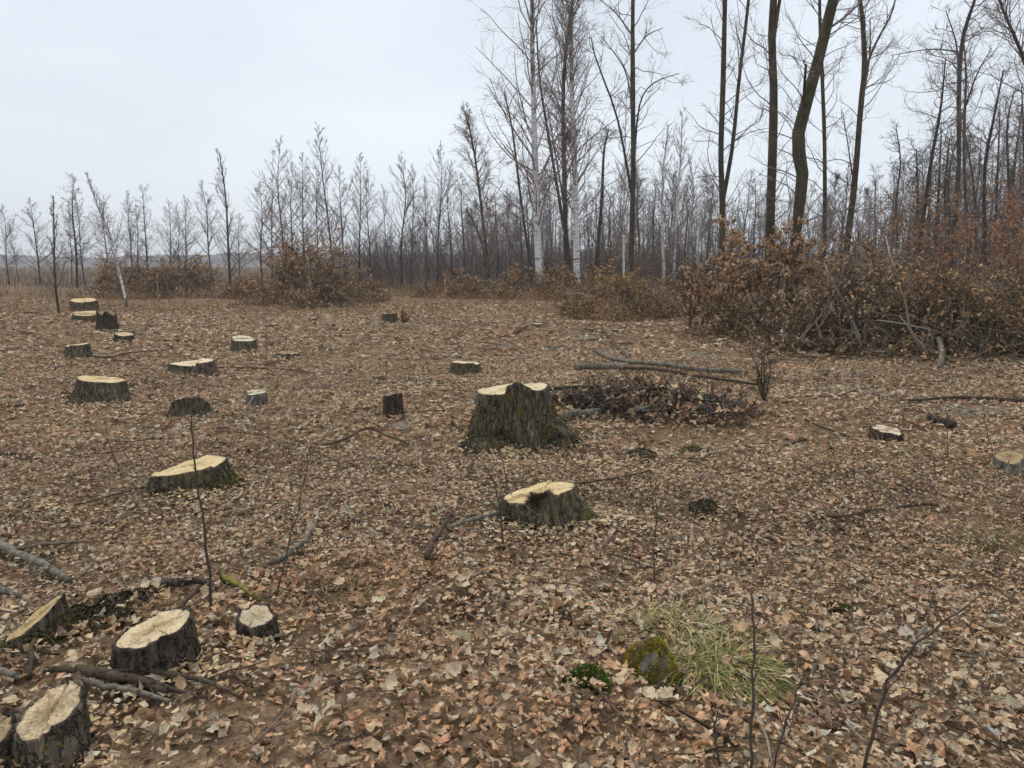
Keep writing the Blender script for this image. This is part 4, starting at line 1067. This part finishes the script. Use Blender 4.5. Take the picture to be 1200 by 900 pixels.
# pale boughs of the right-hand heap
def bough(a, b, w, label, seed, mat=None):
    rng = rs(16000 + seed); q = resample(np.array([a, (np.array(a) + b) / 2 + rng.normal(0, .05, 3), b]), 10)
    c = q[0].copy(); mb = MB(); tubes(mb, q - c, np.linspace(w[0], w[1], 10) * .005 * (1 + rng.normal(0, .05, 10)), 9)
    return tag(mb.obj('cut_bough', mat or M_LOGG, smooth=True, loc=c), label, 'bough')
bough(G(1142, 420), P(1094, 362, 13.6), [9, 6], 'pale grey bough leaning up against the brush heap', 1)
bough(G(1101, 432), P(1100, 396, 12.6), [9, 8], 'stout grey post-like bough propped below the heap', 2)
bough(P(1085, 378, 13.2), P(1045, 352, 14), [7, 4], 'forked grey bough poking out of the heap', 3)
bough(P(1180, 322, 14.2), P(1140, 330, 14.0), [9, 7], 'short thick bough with sawn end on top of the heap', 4, M_LOGB)
bough(P(1205, 368, 13.2), P(1180, 330, 13.6), [4, 3], 'thin reddish branch arching from the heap', 5, M_LOGB)
bough(G(1168, 412), P(1130, 384, 13.3), [5, 3], 'slender grey branch leaning low on the heap', 6)
bough(P(1050, 400, 12.8), P(1010, 372, 13.6), [5, 3], 'dark crooked branch emerging from the oak heap', 7, M_LOGB)

# ------------------------------------------------------------------ upright twigs and saplings on the clearing
def sapling(pts, d, w, label, seed, ntw=4, L=.25, name='bare_sapling', side=()):
    rng = rs(17000 + seed); b = G(*pts[0]); d = d or b[1]
    q = np.array([b] + [P(x, y, d) for x, y in pts[1:]]); q[1:, 1] += np.linspace(0, rng.normal(0, .08), len(q) - 1)
    q[0, 2] -= .03; c = q[0].copy(); q = resample(q, 14) - c
    e = empty(name, c, label, 'sapling')
    mb = MB(); rr = np.linspace(w[0], w[1], 14) * .005 * rng.lognormal(0, .14, 14); q[1:-1] += rng.normal(0, .0045, (12, 3)); tubes(mb, q, rr, 7, (.09, .07, .055)); mb.obj('stem', M_TWIG, e, smooth=True)
    ntw += 3
    if ntw:
        t = rng.uniform(.3, .98, ntw); o, tg = along(np.repeat(q[None], ntw, 0), np.arange(ntw), t)
        bb = wander(rng, o, splay(rng, tg, np.radians(rng.uniform(25, 60, ntw))), L * rng.uniform(.4, 1, ntw), 5, .06, .15)
        for k in range(ntw):
            mb = MB(); tubes(mb, bb[k], np.linspace(.0022, .0009, 5), 5, (.10, .075, .06)); mb.obj('twig', M_TWIG, e)
    for sp, w0 in side:
        f = np.array([P(x, y, d) for x, y in sp]); mb = MB(); tubes(mb, resample(f, 8) - c, np.linspace(w0, w0 * .4, 8) * .005, 6, (.09, .07, .055)); mb.obj('twig', M_TWIG, e, smooth=True)
    return e
sapling([(248, 718), (243, 640), (231, 570), (224, 520), (220, 480)], None, [1.3, .5], 'slender dark whip rising before the wide yellow stump', 1, 3, .2)
sapling([(878, 915), (882, 840), (890, 770), (894, 712)], None, [1.0, .6], 'dark knobbly whip standing at the edge of the grass tuft', 2, 3, .08)
sapling([(1012, 905), (1030, 830), (1050, 770), (1090, 720), (1135, 680)], None, [1.2, .4], 'dark curved whip bending over the pale crumpled leaves', 3, 2, .12)
sapling([(905, 905), (918, 850), (940, 812), (942, 790)], None, [.7, .3], 'thin forked twig beside the dark knobbly whip', 4, 3, .12)
sapling([(845, 900), (840, 850), (832, 815)], None, [.7, .35], 'short thin twig in front of the grass tuft', 5, 2, .1)
sapling([(592, 645), (586, 600), (577, 560), (552, 532)], None, [1.2, .4], 'arched dark twig growing before the split stump', 6, 2, .2, side=[([(584, 597), (550, 585), (500, 572)], .6), ([(586, 592), (620, 606), (645, 615)], .7)])
sapling([(768, 690), (766, 640), (770, 600), (762, 560)], None, [.7, .4], 'thin upright twig on the litter by hooked branch', 7, 3, .12)
sapling([(320, 705), (340, 630), (352, 570), (356, 530)], None, [.8, .3], 'faint thin whip beside the curved grey branch', 8, 3, .15)
sapling([(312, 425), (312, 390), (310, 355)], None, [1.1, .5], 'thin sapling beside the small round stump', 9, 5, .3)
sapling([(301, 420), (297, 385), (299, 362)], None, [.8, .4], 'shorter thin sapling beside the small round stump', 10, 4, .25)
sapling([(143, 560), (130, 525), (118, 492)], None, [.9, .35], 'thin tilted twig between the bright flat stump and yellow stump', 11, 3, .15)
sapling([(852, 468), (845, 450), (854, 430)], None, [1.0, .6], 'thin upright twig at the back of the log pile', 12, 4, .25)
sapling([(1160, 520), (1154, 490), (1150, 465)], None, [.8, .4], 'thin twig near the long sunk log', 13, 3, .2)
sapling([(1112, 540), (1110, 505), (1113, 480)], None, [.8, .4], 'thin twig beside the charred log piece', 14, 3, .2)
sapling([(545, 560), (560, 535), (590, 520), (600, 545)][:3], None, [.7, .4], 'thin bowed twig at the foot of the tall torn stump', 15, 3, .2)
sapling([(598, 580), (588, 540), (568, 500), (552, 478)], None, [.8, .3], 'thin twig arching up before the tall torn stump', 16, 2, .15)

# ------------------------------------------------------------------ grass tufts, moss cushions
def tuft(px, py, wpx, hpx, N, label, seed, flow=(1, -.2), cols=None, wts=None, L=.35):
    rng = rs(19000 + seed); p = G(px, py); s = math.hypot(p[1], EYE) / F_PX; w = wpx * .5 * s
    c = np.array([p[0], p[1], float(height(p[0], p[1]))])
    a = rng.uniform(0, 2 * PI, N); r = np.sqrt(rng.uniform(0, 1, N))
    o = np.stack([np.cos(a) * r * w, np.sin(a) * r * w * .6, np.full(N, -.01)], -1)
    o[:, 2] = height(o[:, 0] + c[0], o[:, 1] + c[1]) - c[2]
    d = np.stack([np.cos(a) * .5 + flow[0] * rng.uniform(0, 1, N), np.sin(a) * .5 + flow[1], rng.uniform(.3, 1.2, N)], -1) + rng.normal(0, .32, (N, 3))
    ln = L * rng.uniform(.4, 1.15, N)
    q = wander(rng, o, d, ln, 6, -.42, .11)
    q[:, :, 2] = np.maximum(q[:, :, 2], height(q[:, :, 0] + c[0], q[:, :, 1] + c[1]) - c[2] + .008 + .02 * rng.uniform(0, 1, (N, 1)))
    wd = rng.uniform(.0012, .0026, N)[:, None] * np.array([1, 1.1, 1, .8, .5, .12])[None]
    sd = unit(np.cross(q[:, -1] - q[:, 0], np.array([0, 0, 1.]) + rng.normal(0, .3, (N, 3))))[:, None]
    v = np.stack([q - sd * wd[..., None], q + sd * wd[..., None]], 2)
    b = (np.arange(N) * 12)[:, None]; i = np.arange(5)[None] * 2
    qq = np.stack([b + i, b + i + 1, b + i + 3, b + i + 2], -1)
    cols = cols or [(182, 174, 118), (152, 148, 84), (200, 188, 142), (126, 130, 64), (166, 156, 100)]; wts = wts or [4, 3, 3, 2, 3]
    mb = MB(); mb.add(v, qq, None, np.repeat(palette(rng, N, cols, wts, .12), 12, 0))
    return tag(mb.obj('grass_tuft', M_GRASS, loc=c), label, 'grass tuft')
tuft(850, 790, 98, 60, 900, 'swept over tuft of pale straw and green grass by mossy stone', 1, (.7, -.35), L=.22)
tuft(800, 742, 90, 30, 300, 'thin mat of flattened greenish grass behind the mossy stone', 2, (.5, .1), L=.24)
tuft(1185, 640, 90, 30, 420, 'thin faded grass tuft near the short sunk branch', 3, (-.6, -.2), [(150, 130, 92), (132, 112, 76), (120, 108, 66)], [1, 1, 1], L=.3)
tuft(1085, 660, 80, 30, 160, 'sparse straw wisps in the leaf litter', 4, (-.3, -.3), [(160, 138, 100), (140, 118, 84)], [1, 1], L=.2)
tuft(1040, 526, 50, 20, 160, 'short straw tuft under the ragged white stump', 5, (.2, -.5), [(170, 148, 108), (150, 128, 90)], [1, 1], L=.2)
tuft(380, 700, 90, 25, 200, 'sparse dry grass wisps beside the curved grey branch', 6, (.4, -.2), [(158, 138, 104), (140, 118, 86)], [1, 1], L=.18)

def cushion(px, py, wpx, hpx, N, label, seed, cols, stone=None, name='moss_cushion', cat='moss'):
    rng = rs(21000 + seed); p = G(px, py); s = math.hypot(p[1], EYE) / F_PX; w = wpx * .5 * s; h = hpx * s
    c = np.array([p[0] * (1 + w * .5 / p[1]), p[1] + w * .5, 0]); c[2] = float(height(c[0], c[1]))
    seg, lv = 28, 9; rings = []; ph = rng.uniform(0, 6.28, 6)
    def surf(th, f):      # f 0 top .. 1 rim
        k = 1 + .14 * np.sin(2 * th + ph[0]) + .08 * np.sin(5 * th + ph[1] + 3 * f)
        r = w * k * np.sin(f * PI / 2 * 1.05)
        z = h * np.cos(f * PI / 2 * 1.05) * (1 + .15 * np.sin(3 * th + ph[2]) * f + .1 * np.sin(7 * th + 5 * f + ph[3]))
        return np.stack([r * np.cos(th), r * np.sin(th) * .8, z - .01], -1)
    th = np.arange(seg) * 2 * PI / seg
    for f in np.linspace(.04, 1, lv): rings.append(surf(th, np.full(seg, f)))
    V = np.concatenate(rings); i = np.arange(lv - 1)[:, None] * seg; j = np.arange(seg)[None]; j2 = (j + 1) % seg
    e = empty(name, c, label, cat)
    mb = MB(); mb.add(V, np.stack([i + j, i + seg + j, i + seg + j2, i + j2], -1), np.stack([np.zeros(seg - 2, int), np.arange(1, seg - 1), np.arange(2, seg)], -1))
    mb.obj('core', stone or M_BARKM, e, smooth=True)
    a = rng.uniform(0, 2 * PI, N); f = rng.uniform(0, .95, N) ** .6
    keep = (np.sin(3 * a + ph[4]) + np.sin(9 * f + 2 * a + ph[5]) > -1.1) if stone else np.ones(N, bool)
    a, f = a[keep], f[keep]; q = surf(a, f); nr = unit(q / np.array([w * w, w * w, h * h]) + 1e-6)
    mb = MB(); fuzz(mb, rng, q, nr, .011, palette(rng, len(a), cols, [1] * len(cols), .22), .3); tag(mb.obj('moss', M_MOSS, e), kind='stuff')
    return e
cushion(762, 800, 56, 42, 5200, 'grey stone with golden brown moss beside the grass tuft', 1, MOSSY, M_LOGG, 'mossy_stone', 'stone')
cushion(688, 808, 42, 22, 4200, 'bright green moss cushion beside the mossy stone', 2, MOSSF)
cushion(985, 722, 42, 10, 2200, 'flat olive moss patch on bare litter', 3, MOSSG)
cushion(812, 534, 34, 10, 1600, 'dark green moss patch beyond the split stump', 4, MOSSF)
cushion(752, 538, 40, 10, 1600, 'brownish moss hump beside the dark green moss patch', 5, [(84, 66, 40), (96, 78, 46), (70, 60, 36)])
cushion(825, 602, 40, 12, 1600, 'dark olive moss hump past the hooked branch', 6, [(66, 62, 36), (80, 74, 40), (56, 50, 34)])
cushion(110, 740, 96, 20, 4200, 'dark mossy soil hump among the near stumps', 7, [(60, 56, 30), (46, 42, 28), (76, 74, 36), (40, 34, 26)])
cushion(152, 714, 76, 16, 2600, 'dark earthy hump behind the slanting stump', 8, [(46, 40, 30), (56, 50, 36), (38, 32, 26)])
cushion(567, 530, 60, 14, 3000, 'mossy earth hump at the foot of the tall torn stump', 9, [(78, 76, 38), (64, 58, 34), (92, 86, 50)])
cushion(660, 524, 46, 10, 1800, 'dark mossy root hump on the torn stump’s far side'.replace('’', ''), 10, [(66, 58, 36), (78, 70, 42), (50, 44, 30)])
cushion(98, 474, 40, 9, 1600, 'pale lichen lump beside the bright flat stump', 11, [(120, 108, 84), (96, 84, 62), (80, 72, 44)])

# ------------------------------------------------------------------ worn bare soil
BARE = []
def bare(px, py, wpx, hpx, seed):
    rng = rs(25000 + seed); p = G(px, py); q = G(px, py - hpx); rx = wpx * .5 * p[1] / F_PX; ry = max(.2, (q[1] - p[1]) * .5); c = np.array([p[0], p[1] + ry, 0.])
    seg = 40; th = np.arange(seg) * 2 * PI / seg; k = 1 + ring_noise(rng, seg, (2, 3, 5, 7), .16); rows = []
    for f in (1, .8, .6, .4, .2):
        x, y = np.cos(th) * rx * k * f, np.sin(th) * ry * k * f
        rows.append(np.stack([x, y, height(x + c[0], y + c[1]) + .006 + .016 * (1 - f)], -1))
    rows.append(np.array([[0, 0, float(height(c[0], c[1])) + .022]])); V = np.concatenate(rows)
    i = np.arange(4)[:, None] * seg; j = np.arange(seg)[None]; j2 = (j + 1) % seg; jj = np.arange(seg)
    mb = MB(); mb.add(V, np.stack([i + j, i + j2, i + seg + j2, i + seg + j], -1), np.stack([4 * seg + jj, 4 * seg + (jj + 1) % seg, np.full(seg, 5 * seg)], -1))
    tag(mb.obj('bare_soil', M_BARE, smooth=True, loc=c), 'patch of pale grey worn soil among the leaves', 'soil', kind='structure')
    BARE.append((c[0], c[1], rx, ry))
M_BARE = mat_plain('worn grey soil', (112, 100, 84), .95, 22, .5)
for k_, a_ in enumerate([(588, 409, 36, 7), (650, 412, 34, 6), (655, 418, 28, 6), (1130, 490, 100, 12), (1010, 464, 80, 8), (690, 398, 50, 8), (820, 420, 60, 7), (1000, 440, 90, 6), (470, 505, 40, 6)]): bare(*a_, k_)
BARE += [(*G(112, 742)[:2], .32, .22), (*G(150, 715)[:2], .3, .2), (*G(770, 815)[:2], .2, .12)]
def thin_out(x, y, rng):
    k = np.ones(len(x))
    for bx, by, rx, ry in BARE: k = np.where(((x - bx) / rx) ** 2 + ((y - by) / ry) ** 2 < 1, .55, k)
    return rng.uniform(0, 1, len(x)) < k

# ------------------------------------------------------------------ leaf litter, chips, twigs, dry grass
def clear_of(x, y):
    ok = np.ones(len(x), bool)
    for sx, sy, r in STUMP_SPOTS: ok &= ((x - sx) ** 2 + (y - sy) ** 2) > r * r
    return ok

def patch(x, y, s, ph):
    return (np.sin(x / s + ph) + np.sin(y / s * 1.1 + 2 * ph) + np.sin((x + y) / s * .7 + ph * 3) + np.sin((x - 1.6 * y) / s * 1.7 + ph)) / 4

def scatter(rng, dens, y0, y1, side=.75, extra=.7):
    A = side * (y1 * y1 - y0 * y0) + 2 * extra * (y1 - y0); N = int(A * dens)
    y = np.sqrt(rng.uniform(y0 * y0, y1 * y1, N)); x = rng.uniform(-1, 1, N) * (side * y + extra)
    ok = clear_of(x, y); return x[ok], y[ok]

def litter_cols(rng, x, y):
    c = palette(rng, len(x), LITTER, LITTER_W, .18, 2.7, .30) * np.array([1.0, 1.01, .92])
    p = patch(x, y, 1.3, .7); c = c * (1 + .20 * p + .16 * patch(x, y, .5, 3.3))[:, None]
    red = np.clip(patch(x, y, .8, 2.1) - .3, 0, 1)[:, None]; c = c * (1 + red * np.array([.12, -.08, -.2]))
    return np.clip(c * np.minimum(1, .6 / c.max(1, keepdims=True)), .01, .7)

# the largest leaves nearest the path: each its own piece of the ground
rng = rs(300)
LEAFM = []
for k in range(24):
    mb = MB(); leaves(mb, rng, np.zeros((1, 3)), np.array([1.0]), np.zeros(1), np.zeros(1), palette(rng, 1, LITTER, LITTER_W, .15, 2.7, .26) * np.array([1.0, 1.01, .92]), 10, .9, .45)
    LEAFM.append(mb.mesh('leaf', M_LEAF, True))
x, y = scatter(rng, 150, 2.15, 3.35, .70, .05)
sel = rng.permutation(len(x))[:300]
for k in sel:
    o = bpy.data.objects.new('leaf', LEAFM[rng.integers(0, 24)]); COL.objects.link(o)
    s = rng.uniform(.045, .08)
    o.location = (x[k], y[k], float(height(x[k], y[k])) + rng.uniform(.034, .05)); o.scale = (s, s, s)
    o.rotation_euler = (rng.normal(0, .35), rng.normal(0, .35), rng.uniform(0, 6.28)); o.parent = GROUND

def litter(name, dens, y0, y1, segs, size, zmax, tilt, seed, label, curl=.6):
    rng = rs(seed); x, y = scatter(rng, dens, y0, y1)
    keep = thin_out(x, y, rng) & (rng.uniform(0, 1, len(x)) < np.clip(.92 + .5 * patch(x, y, .9, 1.3) + .25 * patch(x, y, .35, .4), .5, 1)); x, y = x[keep], y[keep]; N = len(x)
    z = height(x, y) + .006 + zmax * rng.uniform(0, 1, N) ** 1.3
    mb = MB()
    leaves(mb, rng, np.stack([x, y, z], -1), size * np.minimum(rng.lognormal(-.03, .40, N), 1.75), rng.uniform(0, 2 * PI, N), np.abs(rng.normal(0, tilt, N)), litter_cols(rng, x, y), segs, curl, .5)
    return tag(mb.obj(name, M_LEAF, smooth=segs > 3), label, 'leaf litter', kind='stuff')
litter('leaf_litter', 1150, 1.7, 6.0, 4, .034, .030, .40, 401, 'deep brown oak and beech litter over the near ground')
litter('leaf_litter', 460, 6.0, 13.0, 2, .050, .032, .42, 402, 'brown leaf litter among the middle stumps')
litter('leaf_litter', 130, 13.0, 30.0, 1, .074, .03, .4, 403, 'orange brown litter running back to the brush heaps')

litter('leaf_crumbs', 1500, 1.7, 6.5, 1, .019, .05, .6, 404, 'crumbled leaf bits between the near leaves', .5)

def small_sticks(N, y0, y1, seed, Lr, r, label):
    rng = rs(seed); x, y = scatter(rng, 1, y0, y1); n0 = len(x); k = rng.integers(0, n0, N)
    yy = np.sqrt(rng.uniform(y0 * y0, y1 * y1, N)); xx = rng.uniform(-1, 1, N) * (.8 * yy + .8); ok = clear_of(xx, yy); xx, yy = xx[ok], yy[ok]; N = len(xx)
    o = np.stack([xx, yy, height(xx, yy) + .02], -1); a = rng.uniform(0, 2 * PI, N)
    d = np.stack([np.cos(a), np.sin(a), rng.normal(0, .12, N)], -1)
    p = wander(rng, o, d, rng.uniform(*Lr, N), 4, 0, .2); p[:, :, 2] = height(p[:, :, 0], p[:, :, 1]) + .018 + rng.uniform(0, .03, (N, 4))
    mb = MB(); tubes(mb, p, (r * rng.lognormal(0, .4, N))[:, None] * np.linspace(1.1, .5, 4)[None], 3, palette(rng, N, [(96, 82, 70), (72, 60, 50), (136, 122, 106), (116, 92, 74)], [3, 3, 2, 2]))
    tag(mb.obj('twig_litter', M_TWIG), label, 'twigs', kind='stuff')
small_sticks(2600, 1.8, 6.5, 501, (.08, .4), .0026, 'small broken twigs strewn over the near leaves')
small_sticks(1500, 6.5, 22, 502, (.15, .8), .006, 'small broken twigs strewn across the middle clearing')

def blades(N, y0, y1, seed, cols, wts, L, wd, mask, label, lean=.9):
    rng = rs(seed); y = np.sqrt(rng.uniform(y0 * y0, y1 * y1, N * 3)); x = rng.uniform(-1, 1, N * 3) * (.8 * y + .8)
    keep = mask(x, y, rng) & clear_of(x, y); x, y = x[keep][:N], y[keep][:N]; N = len(x)
    o = np.stack([x, y, height(x, y)], -1); d = rng.normal(0, lean, (N, 3)); d[:, 2] = rng.uniform(.3, 1.2, N)
    q = wander(rng, o, d, L * rng.uniform(.4, 1.2, N), 4, -.22, .12); q[:, :, 2] = np.maximum(q[:, :, 2], height(q[:, :, 0], q[:, :, 1]) + .01)
    w = wd * np.array([1, .9, .6, .15])[None] * (.5 + y / (y0 + y1))[:, None]
    sd = unit(np.cross(q[:, -1] - q[:, 0], rng.normal(0, 1, (N, 3))))[:, None]
    v = np.stack([q - sd * w[..., None], q + sd * w[..., None]], 2); b = (np.arange(N) * 8)[:, None]; i = np.arange(3)[None] * 2
    mb = MB(); mb.add(v, np.stack([b + i, b + i + 1, b + i + 3, b + i + 2], -1), None, np.repeat(palette(rng, N, cols, wts, .18), 8, 0))
    tag(mb.obj('dry_grass', M_GRASS), label, 'dry grass', kind='stuff')
STRAW = [(164, 136, 98), (140, 112, 78), (176, 152, 116), (120, 96, 66)]
blades(12000, 8.5, 32, 601, STRAW, [3, 3, 2, 2], .16, .0055, lambda x, y, r: (patch(x, y, 2.6, .9) + r.normal(0, .25, len(x)) > .0) & (x < y * .25), 'short dry grass through the back of the clearing')
blades(22000, 2.0, 8.5, 602, STRAW + [(110, 106, 58)], [3, 3, 2, 2, 1], .11, .0017, lambda x, y, r: patch(x, y, .8, 4.2) + r.normal(0, .2, len(x)) > -.35, 'scattered dry grass blades in the near litter', 1.6)
blades(7000, 24, 38, 603, STRAW + [(120, 84, 58)], [2, 3, 1, 3, 3], .5, .008, lambda x, y, r: x < y * .3, 'taller dry grass fringing the brush heaps', .45)

def chips(spots, seed):
    rng = rs(seed); mb = MB()
    for px, py, sp, N in spots:
        N = N * 2; p = G(px, py); a = rng.uniform(0, 2 * PI, N); r = np.abs(rng.normal(0, sp, N)); x = p[0] + np.cos(a) * r; y = p[1] + np.sin(a) * r * .8
        ok = clear_of(x, y); x, y = x[ok], y[ok]; n = len(x)
        leaves(mb, rng, np.stack([x, y, height(x, y) + .03 + .012 * rng.uniform(0, 1, n)], -1), rng.uniform(.006, .03, n) * (1 + .05 * p[1]), rng.uniform(0, 6.28, n), np.abs(rng.normal(0, .4, n)),
               palette(rng, n, [(220, 196, 152), (196, 168, 120), (232, 218, 190)], [2, 2, 1], .1), 1, .1, .1)
    tag(mb.obj('wood_chips', M_CHIP), 'pale saw chips and splinters scattered round the stumps', 'wood chips', kind='stuff')
chips([(600, 535, .5, 170), (715, 612, .28, 170), (640, 625, .4, 110), (225, 585, .4, 120), (190, 800, .2, 120), (300, 760, .15, 60), (90, 860, .2, 60), (45, 745, .2, 70), (665, 440, .5, 160), (120, 478, .5, 80), (1040, 525, .4, 60), (700, 545, .4, 130), (690, 800, .12, 40), (340, 420, .6, 60), (60, 600, .25, 60), (460, 375, .6, 30)], 700)

# pale crumpled leaves that catch the eye
def crumpled(px, py, size, label, seed, cols, n=1, cat='leaf'):
    rng = rs(23000 + seed); p = G(px, py); c = (p[0], p[1], float(height(p[0], p[1])) + .03)
    mb = MB(); o = rng.normal(0, size * .35, (n, 3)); o[:, 2] = np.abs(o[:, 2]) * .5
    leaves(mb, rng, o, size * rng.uniform(.8, 1.1, n), rng.uniform(0, 6, n), np.abs(rng.normal(0, .4, n)), palette(rng, n, cols, [1] * len(cols), .08), 8, .5, .4)
    return tag(mb.obj('crumpled_leaf', M_LEAF, smooth=True, loc=c), label, cat)
crumpled(1060, 757, .11, 'whitish crumpled leaf on the litter behind the curved whip', 1, [(198, 186, 170), (178, 166, 150)], 3)
crumpled(985, 838, .09, 'pale grey leaf lying by the thin forked twig', 2, [(156, 150, 142)])
crumpled(1146, 872, .07, 'small grey leaf on brown litter', 3, [(164, 158, 150)])

# ------------------------------------------------------------------ damp winter air
def haze():
    x, y0, y1, z0, z1 = 960, -930, 960, -2.0, 24.0
    v = [(-x, y0, z0), (x, y0, z0), (x, y1, z0), (-x, y1, z0), (-x, y0, z1), (x, y0, z1), (x, y1, z1), (-x, y1, z1)]
    q = [(0, 3, 2, 1), (4, 5, 6, 7), (0, 1, 5, 4), (1, 2, 6, 5), (2, 3, 7, 6), (3, 0, 4, 7)]
    m = bpy.data.materials.new('haze'); m.use_nodes = True; nt = m.node_tree; nt.nodes.clear()
    out = nt.nodes.new('ShaderNodeOutputMaterial'); pv = nt.nodes.new('ShaderNodeVolumePrincipled')
    pv.inputs['Color'].default_value = (.93, .96, 1.0, 1); pv.inputs['Density'].default_value = .0008; pv.inputs['Anisotropy'].default_value = 0.0
    nt.links.new(pv.outputs['Volume'], out.inputs['Volume'])
    mb = MB(); mb.add(v, q); return tag(mb.obj('haze', m), 'damp grey winter air over the whole clearing', 'haze', kind='stuff')
haze()
